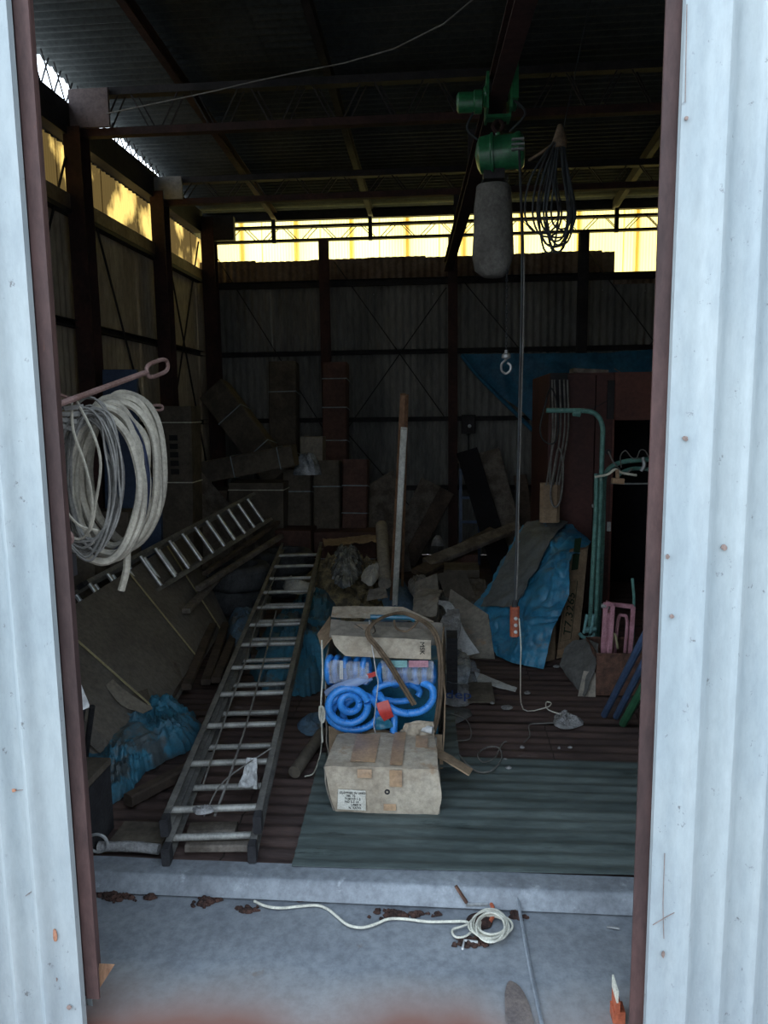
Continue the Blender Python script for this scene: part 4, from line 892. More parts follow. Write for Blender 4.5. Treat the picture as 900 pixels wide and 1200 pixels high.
tg = MB().patch([[A(441, 824, 3.06), A(455, 820, 3.06)], [A(444, 834, 3.05), A(459, 832, 3.05)], [A(450, 844, 3.06), A(461, 838, 3.06)]], 8, 8, .002, 8, .008); solo('tag', tg, red_m, 'red plastic tag between the two blue hose coils', 'tag')
solo('tag', MB().patch([[A(430, 790, 3.08), A(440, 787, 3.08)], [A(432, 795, 3.08), A(441, 792, 3.08)]], 4, 4, .004, 12, .003), red_m, 'small red tag above the slanted plastic pack', 'tag')
solo('film', MB().patch([[A(440, 842, 3.085), A(452, 836, 3.085)], [A(440, 856, 3.08), A(462, 852, 3.08)]], 10, 8, .006, 20, .003), teal_m, 'teal film scrap under the red tag in the carton', 'film')
# brown webbing and white string
BS = MB(); st = [A(484, 826, 3.07), A(468, 800, 3.06), A(456, 780, 3.05), A(442, 760, 3.05), A(430, 745, 3.06), A(434, 733, 3.10), A(452, 722, 3.22), A(472, 719, 3.28), A(494, 728, 3.25), A(508, 742, 3.14), A(514, 765, 3.12), A(515, 800, 3.12), A(511, 840, 3.12), A(505, 862, 3.12)]
BS.tube(st, .007, 7); BS.tube([p+V((.012, -.006, .006)) for p in st], .006, 7)
BS.tube([A(462, 727, 3.2), A(464, 736, 3.16), A(475, 740, 3.14), A(484, 735, 3.16), A(490, 728, 3.2)], .005, 6)
solo('webbing', BS, brown_hose, 'brown webbing strap looped over the front of the open carton', 'strap')
solo('string', MB().tube([A(433, 727, 3.28), A(434, 745, 3.10), A(438, 770, 3.07), A(441, 790, 3.05), A(443, 800, 3.05), A(440, 830, 3.045), A(438, 850, 3.06), A(441, 862, 3.07), A(442, 868, 3.07)], .0025, 5), white_m, 'white string hanging down the front of the open carton', 'string')
ls = MB().tube([A(377, 750, 3.12), A(378, 790, 3.11), A(376, 830, 3.10), A(378, 870, 3.09)], .004, 5); ls.tube([A(378, 828, 3.10), A(377, 850, 3.06), G(376, 880, .03), G(368, 905, .01), G(357, 910, .008)], .003, 5)
ls.tube([A(375, 828, 3.08), A(380, 832, 3.07), A(379, 846, 3.07), A(375, 842, 3.08)], .005, 5, closed=True)
solo('rope', ls, white_cord, 'knotted cream rope hanging off the left side of the open carton', 'rope')
# paper scraps inside lower right
solo('paper', MB().patch([[A(470, 862, 3.08), A(488, 864, 3.05), A(508, 866, 3.08)], [A(474, 848, 3.07), A(490, 844, 3.05), A(508, 846, 3.08)]], 24, 14, .012, 22, .004, 6), card_dusty, 'crumpled pale paper at the lower right of the open carton', 'paper')
solo('paper', MB().tube([A(490, 852, 3.07), A(507, 856, 3.05)], .016, 9, smooth=1), white_m, 'small rolled white paper above the right corner of the taped carton', 'paper')
# ---- taped carton in front
TX = root('taped_carton', (-.245, 2.9, 0), 'worn taped cardboard carton with a written label standing in front of the open carton', 'box')
fx0, fx1 = G(390, 962).x, G(514, 956).x; fy = 2.76; gy = 3.06; hz = .195
tl_, tr2 = A(381, 908, fy), A(513, 903, fy)
cb = MB(); cb.patch([[(fx0+.005, fy, .0), (-.25, fy-.004, 0), (fx1-.005, fy, .0)], [(fx0-.018, fy-.012, .09), (-.25, fy-.012, .1), (fx1+.012, fy-.01, .09)], [(tl_.x, fy, hz), (-.25, fy-.004, hz+.005), (tr2.x, fy, hz)]], 24, 14, .004, 9, .006)
cb.obj('front_panel', card_dusty, TX)
ct_ = MB(); ct_.patch([[(tl_.x, fy-.004, hz+.002), (-.25, fy-.006, hz+.006), (tr2.x, fy-.004, hz+.002)], [(tl_.x+.003, fy+.15, hz+.008), (-.25, fy+.15, hz+.018), (tr2.x-.005, fy+.15, hz+.01)], [(tl_.x+.01, gy, hz+.004), (-.25, gy, hz+.01), (tr2.x-.02, gy, hz+.004)]], 24, 14, .005, 9, .006)
ct_.obj('top_panel', card_dusty, TX)
for xa, xb in ((fx0, tl_.x), (fx1, tr2.x)):
    MB().patch([[(xa, fy, 0), (xa, gy, 0)], [((xa+xb)/2+(-.012 if xa < -.3 else .012), fy, .1), ((xa+xb)/2, gy, .1)], [(xb, fy, hz), (xb+(.01 if xa < -.3 else -.02), gy, hz)]], 10, 10, .004, 9, .006).obj('side_panel', card_grey, TX)
MB().box((fx0+.01, gy-.008, 0), (fx1-.01, gy, hz)).obj('back_panel', card_grey, TX)
MB().box((fx0+.01, fy+.01, .0), (fx1-.01, gy-.01, .01)).obj('bottom', card_grey, TX)
def strip(x0, x1, y0, y1, face, m_, nm='tape'):
    if face == 't': P_ = [[(x0, y0, hz+.018), (x1, y0, hz+.018)], [(x0, (y0+y1)/2, hz+.026), (x1, (y0+y1)/2, hz+.026)], [(x0, y1, hz+.02), (x1, y1, hz+.02)]]
    else: P_ = [[(x0, fy-.017, y1), (x1, fy-.017, y1)], [(x0, fy-.022, (y0+y1)/2), (x1, fy-.022, (y0+y1)/2)], [(x0, fy-.012, y0), (x1, fy-.012, y0)]][::-1] if False else [[(x0, fy-.02, y0), (x1, fy-.02, y0)], [(x0, fy-.016, y1), (x1, fy-.016, y1)]]
    return MB().patch(P_, 8, 8, .003, 12, .0015, 3).obj(nm, m_, TX)
strip(-.385, -.285, fy+.02, gy-.03, 't', tape_m); strip(-.225, -.175, fy, gy-.01, 't', tape_m); strip(-.13, -.08, fy+.16, gy-.03, 't', tape_m)
strip(-.352, -.295, .165, .198, 'f', tape_m); strip(-.225, -.175, .13, .198, 'f', tape_m); strip(-.25, -.20, .03, .055, 'f', tape_m)
lb = MB().patch([[(-.435, fy-.022, .03), (-.32, fy-.024, .028)], [(-.43, fy-.022, .115), (-.32, fy-.024, .112)]], 6, 5, .001, 12, .0015).obj('label', label_m, TX, label='white label with handwriting')
for i, (s_t, dx) in enumerate((('CLOTHES IN USED', 0), ('185  72', .025), ('TOKYO 1-2', .02), ('NO 3-5 14', .02), ('USED K', .045), ('N. KAYO', .035))):
    text('handwriting', s_t, .0125, frame((-.424+dx, fy-.0265, .098-i*.0125), (1, 0, 0), (0, 0, 1)), ink, TX, lb)
MB().lathe((-.235, fy-.012, .105), (0, -1, 0), [(0, .011), (.004, .011), (.004, .005), (0, .005)], 12).obj('grommet', rubber, TX)
solo('cardboard_flap', MB().patch([[A(505, 874, 3.05), A(528, 886, 2.98), A(554, 902, 2.93)], [A(511, 888, 2.95), A(528, 896, 2.90), A(549, 910, 2.86)]], 14, 6, .004, 9, .006), card, 'brown cardboard flap sticking out right of the taped carton', 'cardboard')
solo('cardboard_flap', MB().patch([[A(466, 868, 3.10), A(492, 866, 3.10)], [A(470, 856, 3.07), A(480, 857, 3.08)]], 10, 6, .004, 9, .005), card_dusty, 'small bent cardboard flap behind the taped carton', 'cardboard')

# ================================================================== FLOOR SHEETS
def floor_sheet(name, pts, z, label):
    a, b, c, d = pts; m_ = MB(); U = (d-a); n = int(U.length/.076*6); vs = []
    for i in range(n+1):
        t = i/n; p = a.lerp(d, t); q = b.lerp(c, t); zz = z+.0035*math.sin(2*PI*(U.length*t)/.076)
        for k in range(9): r_ = p.lerp(q, k/8); r_.z = zz+.002*noise.noise(r_*4); vs.append(r_)
    nn = len(vs); vs += [v-V((0, 0, .003)) for v in vs]; fs = []
    for i in range(n):
        for k in range(8): a_ = i*9+k; fs += [(a_, a_+1, a_+10, a_+9), (nn+a_+9, nn+a_+10, nn+a_+1, nn+a_)]
    e = [k for k in range(9)]+[i*9+8 for i in range(1, n+1)]+[n*9+k for k in range(7, -1, -1)]+[i*9 for i in range(n-1, 0, -1)]
    fs += [(e[j], e[(j+1) % len(e)], nn+e[(j+1) % len(e)], nn+e[j]) for j in range(len(e))]
    m_.add(vs, fs); m_.smooth = True; return solo(name, m_, green_sheet_m, label, 'metal sheet')
floor_sheet('corrugated_sheet', [G(342, 1018), V((1.35, 2.43, 0)), V((1.35, 3.24, 0)), G(376, 885)], .012, 'wide green grey corrugated sheet lying across the floor at the sill')
floor_sheet('corrugated_sheet', [G(378, 905), G(540, 905), G(532, 838), G(398, 838)], .026, 'smaller green grey sheet lying under the cartons')

# ================================================================== RIGHT MIDDLE DEBRIS
def slabq(name, q, th_, m_, label, cat='cardboard', amp=.004, group=None):
    return solo(name, MB().patch([[q[0], q[1]], [q[3], q[2]]], 14, 12, amp, 7, th_, random.randint(0, 50), smooth=False), m_, label, cat, group)
slabq('cardboard', [G(515, 770), G(580, 772), A(572, 720, 4.9), A(528, 690, 5.2)], .012, card_grey, 'large grey cardboard leaning right of the open carton')
slabq('cardboard', [G(536, 742), G(572, 738), A(545, 668, 5.6), A(512, 672, 5.6)], .012, card_dark, 'dark folded cardboard behind the large grey one')
slabq('cardboard', [G(488, 752), G(520, 750), A(512, 672, 5.5), A(486, 682, 5.5)], .012, card_grey, 'upright grey cardboard pile left of the debris by the hose box')
slabq('cardboard', [G(548, 822, .02), G(580, 822, .02), G(576, 800, .05), G(550, 800, .05)], .012, card_dark, 'flat dark cardboard piece on the brown floor right of the plastic bag')
solo('rag_heap', MB().crumple([G(x, y) for x, y in ((480, 735), (486, 705), (510, 690), (540, 700), (548, 730), (530, 750), (500, 750))], .22, 71, 8, .8, 18, 80, 2.5), grey_cloth, 'dark heap of rags and cardboard behind the hose box on the right', 'heap')
solo('paper', MB().crumple([G(x, y, .2) for x, y in ((478, 690), (482, 678), (500, 680), (504, 694), (490, 702))], .08, 72, 16, .8, 8, 40), litter, 'pale crumpled paper on top of the rag heap', 'paper')
solo('paper_strip', MB().patch([[A(502, 706, 4.9), A(514, 703, 4.9)], [A(520, 712, 4.85), A(530, 708, 4.85)], [A(530, 745, 4.6), A(545, 740, 4.6)], [A(540, 770, 4.5), A(562, 765, 4.5)]], 10, 24, .006, 10, .003), white_m, 'grey white paper strip curling down over the debris', 'paper')
solo('plastic_sheet', MB().patch([[A(520, 750, 4.6), A(556, 772, 4.5)], [G(528, 790, .12), G(562, 790, .05)], [G(525, 812, .04), G(548, 812, .02)]], 24, 24, .022, 12, .002, 9), film, 'clear grey plastic sheet draped low over the debris', 'plastic')
solo('paper', MB().patch([[G(556, 787, .03), G(606, 806, .02)], [G(560, 800, .03), G(604, 810, .015)]], 18, 6, .005, 9, .003), white_m, 'flat white paper on the brown floor beside the debris', 'paper')
wbag = root('plastic_bag', G(535, 815), 'thin clear bag printed in blue lying beside the hose box', 'bag')
MB().crumple([G(x, y) for x, y in ((516, 822), (520, 804), (540, 800), (554, 810), (553, 824), (535, 828))], .045, 74, 16, .7, 12, 60).obj('bag', litter, wbag)
text('print', 'dep', .10, frame(G(521, 818, .052), (1, -.02, 0), (.1, 1, .3)), blue_ink, wbag, wbag)
solo('litter_clump', MB().crumple([G(x, y) for x, y in ((505, 850), (515, 832), (545, 830), (552, 838), (530, 850))], .02, 75, 30, .8, 8, 48), grey_cloth, 'small dusty litter patch between debris and the cord', 'litter')
VC = root('vented_crate', G(512, 770), 'black louvred crate end just right of the open carton', 'crate')
MB().box((.0, 3.95, 0), (.06, 4.1, .36)).obj('body', rubber, VC)
for i in range(7): MB().beam((.005, 3.942, .13+i*.032), (.06, 3.942, .13+i*.032), .006, .012).obj('slat', dark_steel, VC)
for q, m_, nm, ct2, lab in (
    ([[A(484, 720, 4.6), A(512, 724, 4.5)], [A(486, 700, 4.8), A(515, 700, 4.7)], [A(490, 690, 5.0), A(520, 692, 5.0)]], card_grey, 'cardboard', 'cardboard', 'curled grey cardboard sheet at the top of the rag heap'),
    ([[A(508, 762, 4.2), A(532, 766, 4.2)], [A(512, 738, 4.4), A(540, 738, 4.4)], [A(524, 715, 4.6), A(538, 716, 4.6)]], litter, 'plastic_sheet', 'plastic', 'grey plastic sheet hanging on the middle of the debris slope'),
    ([[A(520, 800, 3.95), A(548, 802, 3.95)], [A(516, 780, 4.1), A(552, 778, 4.1)], [A(520, 762, 4.3), A(545, 764, 4.3)]], foil, 'plastic_sheet', 'plastic', 'shiny crumpled plastic at the foot of the debris slope'),
    ([[A(540, 700, 5.5), A(566, 706, 5.4)], [A(548, 686, 5.6), A(572, 690, 5.6)], [A(552, 676, 5.7), A(568, 680, 5.7)]], card_dark, 'cardboard', 'cardboard', 'dark cardboard flap between debris and the blue tarpaulin'),
    ([[G(552, 752, .05), G(590, 768, .02)], [A(548, 722, 5.1), A(572, 735, 5.0)], [A(552, 705, 5.3), A(566, 712, 5.3)]], tarp_grey, 'cloth', 'cloth', 'grey blue cloth slumped against the left foot of the large tarpaulin'),
    ([[A(378, 632, 6.5), A(440, 625, 6.5)], [A(380, 640, 6.3), A(446, 634, 6.3)]], card, 'cardboard', 'cardboard', 'brown cardboard flap at the back edge of the straw heap'),
    ([[A(430, 705, 5.2), A(455, 702, 5.2)], [A(432, 690, 5.3), A(452, 688, 5.3)]], card_grey, 'cardboard', 'cardboard', 'grey cardboard scrap on the near right side of the straw heap')):
    solo(nm, MB().patch(q, 26, 26, .016, 11, .004, random.randint(0, 60)), m_, lab, ct2)
# planks at the rear centre
for (a, b, w_, h_, m_, lab, c_) in (
    (A(500, 660, 6.3), A(606, 617, 6.9), .12, .05, wood_grey, 'wide grey plank sloping up right to the blue tarp, lower of two', 'plank'),
    (A(490, 672, 6.1), A(580, 622, 7.2), .14, .04, wood_dark, 'wide dark plank sloping up right, upper of two', 'plank'),
    (G(478, 660, .05), A(524, 575, 7.6), .16, .03, wood_dark, 'dark board leaning to the right beside the back column', 'board'),
    (G(462, 655, .05), A(505, 565, 7.8), .22, .02, wood_grey, 'wider grey board leaning behind the dark board at the column', 'board')):
    solo('plank', MB().bbeam(a, b, w_, h_, (0, -.5, 1) if c_ == 'plank' else (0, 1, 0)), m_, lab, c_)
for (x0, y0, x1, y1, Y, w_, m_, lab) in (
    (548, 530, 592, 635, 7.5, .22, black_m, 'near black panel leaning at the back, left of three'),
    (575, 530, 612, 625, 7.6, .22, wood_grey, 'grey panel leaning at the back, middle of three'),
    (612, 560, 626, 620, 7.7, .14, wood_dark, 'dark narrow panel leaning at the back, right of three')):
    t = A(x0, y0, Y); b = A(x1, y1, Y-.4); b.z = 0
    solo('panel', MB().bbeam(b, V((t.x, Y+.25, t.z)), w_, .035, (0, 1, 0)), m_, lab, 'panel')
RK = root('step_frame', A(548, 640, 7.6), 'dark blue steel step frame standing at the back wall', 'frame')
fx = A(540, 600, 7.6).x; gx = A(562, 600, 7.6).x
for x in (fx, gx): MB().beam((x, 7.6, 0), (x, 7.75, 1.0), .03, .03).obj('rail', blue_rod, RK)
for i in range(4): MB().beam((fx, 7.62+i*.035, .2+i*.25), (gx, 7.62+i*.035, .2+i*.25), .03, .03).obj('step', blue_rod, RK)
leaning_box('carton', 520, 668, 562, 692, 5.95, .3, card_dark, 'low dark carton under the sloping planks', 'box', zmin=0)
leaning_box('carton', 534, 650, 560, 690, 6.6, .3, card_red, 'dark reddish carton behind the low one under the planks', 'box', zmin=0)
solo('paper', MB().crumple([A(x, 640, y) for x, y in ((506, 7.0), (518, 7.0), (520, 7.15), (508, 7.2))], .12, 81, 10, .5, 8, 36), litter, 'pale scrap standing at the foot of the back column', 'paper')
EB = root('switch_box', A(549, 497, 8.1), 'small grey electrical switch box on the back wall girt', 'switch box')
p = A(549, 497, 8.1); MB().bbeam(p+V((0, 0, -.1)), p+V((0, 0, .1)), .15, .08, (0, 1, 0)).obj('body', dark_steel, EB)
MB().lathe(p+V((.01, -.05, -.02)), (0, -1, 0), [(0, .02), (.02, .018), (.022, 0)], 10).obj('knob', steel_m, EB)
MB().tube([p+V((0, 0, -.1)), p+V((0, 0, -.3)), p+V((-.01, .02, -.55))], .008, 6).obj('conduit', cable_m, EB)

# ================================================================== BLUE TARP ON BACK WALL
bw = MB().patch([[A(655, 535, 7.9), A(716, 560, 7.9), A(800, 590, 7.9)], [A(615, 485, 7.9), A(700, 490, 7.85), A(800, 500, 7.9)], [A(570, 452, 7.95), A(690, 440, 7.9), A(800, 440, 7.95)], [A(540, 415, 7.98), A(690, 414, 7.95), A(800, 408, 7.98)]], 70, 44, .035, 2.6, .004, 17)
solo('tarpaulin', bw, tarp_dark, 'deep blue tarpaulin hung across the back wall above the maroon cabinet', 'tarpaulin')
solo('tarpaulin_hem', MB().tube([A(541, 416, 7.9), A(560, 440, 7.88), A(600, 480, 7.85), A(640, 520, 7.8), A(655, 535, 7.8)], .022, 7), tarp_dark, 'rolled lower hem of the deep blue wall tarpaulin', 'tarpaulin edge')

# ================================================================== TARP COVERED OBJECT
tb_ = [[A(612, 613, 5.7), A(640, 610, 5.7), A(668, 614, 5.65), A(693, 634, 5.45)],
       [A(596, 640, 5.5), A(630, 628, 5.35), A(660, 632, 5.15), A(688, 640, 5.15)],
       [A(575, 680, 5.25), A(618, 670, 5.05), A(645, 665, 4.85), A(668, 655, 4.8)],
       [A(556, 712, 5.05), A(600, 712, 4.85), A(634, 708, 4.68), A(666, 695, 4.65)],
       [A(562, 735, 4.9), A(590, 745, 4.72), A(620, 745, 4.55), A(648, 738, 4.52)],
       [G(580, 766, .02), G(596, 775, .02), G(616, 780, .015), G(636, 784, .015)]]
TP = root('tarpaulin', G(610, 775), 'large blue tarpaulin draped over a leaning stack before the cabinet', 'tarpaulin')
MB().patch(tb_, 90, 110, .026, 6.5, .004, 23).obj('cover', tarp, TP)
dg = [[r_[0].lerp(r_[1], .15)+V((0, -.028, .018)), r_[1]+V((0, -.032, .018)), r_[1].lerp(r_[2], .9-.28*i)+V((0, -.032, .018))] for i, r_ in enumerate(tb_[:4])]
MB().patch(dg, 40, 50, .014, 6, .003, 23).obj('dusty_overlay', tarp_grey, TP, label='dust grey sheet over the blue')
# stack beneath it
solo('board_stack', MB().hexa([V((.36, 5.5, 0)), V((.82, 5.0, 0)), V((.92, 5.3, 0)), V((.5, 5.8, 0))], [V((.56, 5.75, .70)), V((.80, 5.62, .70)), V((.94, 5.75, .62)), V((.64, 5.95, .66))]), wood_dark, 'dark stack mostly hidden under the blue tarpaulin', 'stack')
# long brown cartons
LC = root('long_carton', G(664, 768), 'long brown carton with green printed numbers standing right of the blue tarp', 'box')
a0, a1 = G(652, 772), G(677, 766); a1 = a1; tt0 = A(667, 646, 4.95); tt1 = tt0+(a1-a0)*.92
dep = V((.03, .14, 0))
MB().hexa([a0, a1, a1+dep, a0+dep], [tt0, tt1, tt1+dep, tt0+dep]).obj('body', card, LC)
ux = (tt0-a0).normalized(); vx = (a1-a0).normalized(); nx = vx.cross(ux).normalized(); nx = nx if nx.y < 0 else -nx
text('lettering', 'T7.3265', .088, frame(a0+ux*.13+vx*.095+nx*.006, ux, -vx), green_ink, LC, LC)
MB().tube([a0+ux*.11+vx*.012+nx*.005, a0+ux*.11+vx*.105+nx*.005, a0+ux*.50+vx*.105+nx*.005, a0+ux*.50+vx*.012+nx*.005], .002, 4, closed=True, smooth=1).obj('printed_frame', green_ink, LC)
MB().hexa([a0+ux*.58+vx*.04+nx*.002, a0+ux*.58+vx*.10+nx*.002, a0+ux*.58+vx*.10, a0+ux*.58+vx*.04], [a0+ux*.80+vx*.04+nx*.002, a0+ux*.80+vx*.10+nx*.002, a0+ux*.80+vx*.10, a0+ux*.80+vx*.04]).obj('printed_panel', green_ink, LC)
MB().beam(a0+ux*.04+nx*.004, a0+ux*.04+vx*.13+nx*.004, .03, .003, nx).obj('tape', tape_m, LC)
LC2 = root('long_carton', G(645, 774), 'plain brown carton edge between the numbered carton and the tarp', 'box')
c0, c1 = G(638, 776), G(650, 773)
MB().hexa([c0, c1, c1+dep, c0+dep], [c0+V((.04, .25, .5)), c1+V((.04, .25, .5)), c1+dep+V((.04, .25, .5)), c0+dep+V((.04, .25, .5))]).obj('body', card, LC2)

# ================================================================== CABINET
CB = root('steel_cabinet', (.8, 5.8, 0), 'large maroon steel cabinet with a dark open bay at the right', 'cabinet')
cx0, cx1, cx2 = A(641, 600, 5.8).x, A(715, 600, 5.8).x, 2.2; cz = 1.87; cy = 5.8; cyb = 6.9
MB().box((cx0, cy+.002, 0), (cx0+.02, cyb, cz)).obj('side_panel', cabinet_m, CB)
MB().box((cx0+.02, cy+.02, cz-.02), (cx2, cyb, cz)).obj('top_panel', cabinet_m, CB)
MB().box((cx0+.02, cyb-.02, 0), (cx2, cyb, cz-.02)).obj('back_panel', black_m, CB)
MB().box((cx2-.02, cy+.02, 0), (cx2, cyb-.02, cz-.02)).obj('side_panel', cabinet_m, CB)
MB().box((cx0+.022, cy, .02), (A(694, 600, 5.8).x, cy+.02, cz-.022)).obj('door', cabinet_m, CB)
MB().box((A(695, 600, 5.8).x, cy-.006, .02), (cx1, cy+.02, cz-.022)).obj('door', cabinet_m, CB)
MB().box((cx1+.004, cy, cz-.36), (cx2-.022, cy+.02, cz-.002)).obj('header_panel', cabinet_l, CB, label='rusty brown header panel')
MB().box((cx0+.005, cy-.05, cz-.30), (cx0+.13, cy-.001, cz+.0)).obj('vent_box', dark_steel, CB)
MB().box((cx1-.05, cy-.03, cz-.35), (cx1+.0, cy-.007, cz-.06)).obj('hinge_cover', dark_steel, CB)
MB().box((cx1-.003, cy-.012, 0), (cx1+.012, cy, cz-.36)).obj('door_edge', cabinet_l, CB)
MB().lathe((cx1-.03, cy-.006, 1.27), (0, -1, 0), [(0, .022), (.01, .022), (.012, 0)], 12).obj('lock', rubber, CB)
MB().box(tuple(A(711, 622, 5.79)), tuple(A(716, 612, 5.77))).obj('switch_plate', white_m, CB)
MB().lathe(A(695, 592, 5.79), (0, -1, -.3), [(0, .012), (.02, .014), (.03, 0)], 8).obj('door_knob', white_m, CB)
solo('board', MB().bbeam(A(672, 437, 5.85)+V((0, .1, .02)), A(713, 439, 5.85)+V((0, .1, .02)), .2, .035), wood_grey, 'short grey board lying on top of the maroon cabinet', 'board')
solo('wire', MB().tube([A(720, 432, 5.9), A(735, 440, 5.85), A(752, 444, 5.85), A(757, 442, 5.85), A(775, 424, 5.9)], .004, 5, smooth=2), cable_g, 'bent pale wire sticking up on the cabinet top at the right', 'wire')
solo('tie', MB().tube([A(688, 482, 5.79), A(704, 474, 5.785), A(712, 469, 5.79)], .003, 5), cable_m, 'thin wire tie above the green pipe bend', 'wire')
# hanging cables and tan control box left of the cabinet
HB = root('hanging_box', A(645, 610, 5.6), 'tan box hanging on grey cables left of the maroon cabinet', 'box')
p = A(644, 590, 5.55); MB().bbeam(p+V((0, 0, -.14)), p+V((0, 0, .155)), .145, .08, (0, 1, 0), .3).obj('body', card, HB)
cb2 = MB(); random.seed(5)
for i, (xt, xb) in enumerate(((650, 640), (656, 648), (661, 652), (665, 655), (647, 644))): cb2.tube([A(xt, 445, 5.72), A(xt+1, 500, 5.68), A((xt+xb)/2, 540, 5.62), A(xb, 568, 5.5)], .007, 6)
cb2.obj('cable', cable_g, HB)
cl = MB(); cl.tube([A(655, 525, 5.5), A(660, 545, 5.48), A(657, 585, 5.46), A(650, 594, 5.46), A(645, 580, 5.46), A(650, 545, 5.48)], .007, 6, closed=True)
cl.obj('cable_loop', cable_g, HB)
solo('cable_loop', MB().tube([A(638, 478, 5.6), A(633, 500, 5.6), A(636, 515, 5.6), A(648, 520, 5.6), A(654, 505, 5.6), A(652, 470, 5.62), A(645, 455, 5.65)], .006, 6, closed=True), cable_m, 'dark cable loop hanging over the end of the green pipe', 'cable')

# ================================================================== GREEN PIPES
gp = root('pipe_stand', G(698, 750), 'green painted pipe stand with a long arm bent over to the left', 'pipe stand')
Yp = 4.9
MB().tube([A(640, 481, Yp), A(665, 481, Yp), A(690, 482, Yp), A(701, 488, Yp), A(706, 500, Yp), A(706, 520, Yp), A(703, 600, Yp), A(700, 680, Yp), V((A(697, 748, Yp).x, Yp, 0))], .016, 10).obj('arm', green_pipe, gp)
MB().tube([A(790, 538, Yp), A(750, 539, Yp), A(727, 542, Yp), A(714, 550, Yp), A(708, 565, Yp), A(703, 640, Yp-.01), V((A(690, 748, Yp).x, Yp-.03, 0))] and [A(699, 555, Yp-.03), A(698, 600, Yp-.03), A(694, 680, Yp-.03), V((A(690, 748, Yp-.03).x, Yp-.03, 0))], .015, 10).obj('leg', green_pipe, gp)
MB().lathe(A(676, 484, Yp), (1, 0, 0), [(-.03, .0), (-.025, .02), (.02, .026), (.03, 0)], 10).obj('lug', green_pipe, gp)
gp2 = root('pipe_hoop', G(712, 748), 'second green pipe bending to the right over the dark bay', 'pipe')
MB().tube([A(800, 537, 5.05), A(750, 539, 5.05), A(727, 542, 5.05), A(713, 550, 5.05), A(708, 565, 5.05), A(707, 600, 5.05), A(704, 680, 5.05), V((A(700, 740, 5.05).x, 5.05, 0))], .016, 10).obj('pipe', green_pipe, gp2)
MB().tube([A(800, 556, 5.02), A(767, 551, 5.02), A(745, 549, 5.02), A(730, 553, 5.0), A(722, 560, 5.0)], .013, 8).obj('lower_pipe', green_pipe, gp2)
for x in (753,): MB().tube([A(x, 536, 4.98), A(x+2, 545, 4.98), A(x-2, 552, 4.98)], .012, 6).obj('clip', steel_m, gp2)
MB().tube([A(716, 566, 4.98), A(740, 567, 4.98), A(800, 566, 4.98)], .006, 6).obj('rod', steel_m, gp2)
wz = [A(714, 530, 4.95), A(720, 543, 4.95), A(727, 556, 4.95)]
solo('wire', MB().tube([A(728, 548, 4.9), A(727, 535, 4.95), A(733, 528, 4.95), A(740, 536, 4.95), A(746, 537, 4.95), A(750, 528, 4.95), A(756, 528, 4.95), A(762, 537, 4.95), A(768, 528, 4.95), A(776, 530, 4.95)], .004, 5), cable_g, 'wavy wire standing over the right green pipe', 'wire')
solo('wire', MB().tube([A(713, 529, 4.95), A(718, 540, 4.93), A(725, 549, 4.92), A(732, 556, 4.95), A(741, 549, 4.95)], .005, 5), cable_g, 'hooked wire crossing left of the wavy wire', 'wire')
CLp = root('clamp', A(722, 566, 4.85), 'yellowish clamp with a long pale handle across the green pipes', 'clamp')
MB().tube([A(697, 559, 4.8), A(712, 556, 4.8), A(721, 550, 4.8), A(728, 554, 4.8), A(746, 557, 4.8)], .008, 7).obj('handle', white_cord, CLp)
MB().bbeam(A(717, 563, 4.8), A(731, 564, 4.8), .04, .035).obj('body', tape_m, CLp)
MB().bbeam(A(723, 550, 4.8), A(724, 564, 4.8), .022, .022).obj('screw', tape_m, CLp)
# teal clips
TCp = root('teal_clip', G(690, 752, .0), 'pale teal bolted pipe clip standing at the foot of the green pipes', 'clip')
tq = A(688, 735, 4.7); 
MB().bbeam(V((tq.x-.03, 4.68, 0)), V((tq.x-.0, 4.72, tq.z)), .03, .03).obj('post', dark_steel, TCp)
for i in range(3): MB().lathe(A(684, 741-i*2.0, 4.68)+V((0, 0, .005)), (1, 0, .1), [(0, .0), (.0, .02), (.07, .02), (.08, .012)], 10).obj('bolt', teal_clip, TCp) if i == 1 else MB().cyl(A(684+i*4, 742, 4.66), A(688+i*4, 720, 4.66), .010, 8).obj('bolt', teal_clip, TCp)
MB().tube([A(679, 742, 4.66), A(684, 747, 4.66), A(694, 747, 4.66), A(697, 742, 4.66)], .012, 7).obj('saddle', teal_clip, TCp)

# ================================================================== BIN with pink clamps, cloth, rods
BN = root('rusty_bin', G(722, 815), 'low rusty bin holding the pink steel racks near the right jamb', 'bin')
q0, q1 = G(698, 815), V((G(746, 815).x+.12, G(746, 815).y, 0)); bh = .24
q2, q3 = q1+V((.0, .30, 0)), q0+V((.0, .30, 0))
def wall_(a, b, nm='side_panel'):
    MB().hexa([a, b, b+V((0, .006, 0)) if abs(a.y-b.y) < .1 else b+V((.006, 0, 0)), a+V((0, .006, 0)) if abs(a.y-b.y) < .1 else a+V((.006, 0, 0))], [a+V((0, 0, bh)), b+V((0, 0, bh)), b+V((0, .006, bh)) if abs(a.y-b.y) < .1 else b+V((.006, 0, bh)), a+V((0, .006, bh)) if abs(a.y-b.y) < .1 else a+V((.006, 0, bh))]).obj(nm, rust_m, BN)
wall_(q0, q1, 'front_panel'); wall_(q3, q2, 'back_panel'); wall_(q0, q3); wall_(q1, q2)
MB().tube([q0+V((0, 0, bh)), q1+V((0, 0, bh)), q2+V((0, 0, bh)), q3+V((0, 0, bh))], .008, 6, closed=True, smooth=1).obj('rim', rust_m, BN)
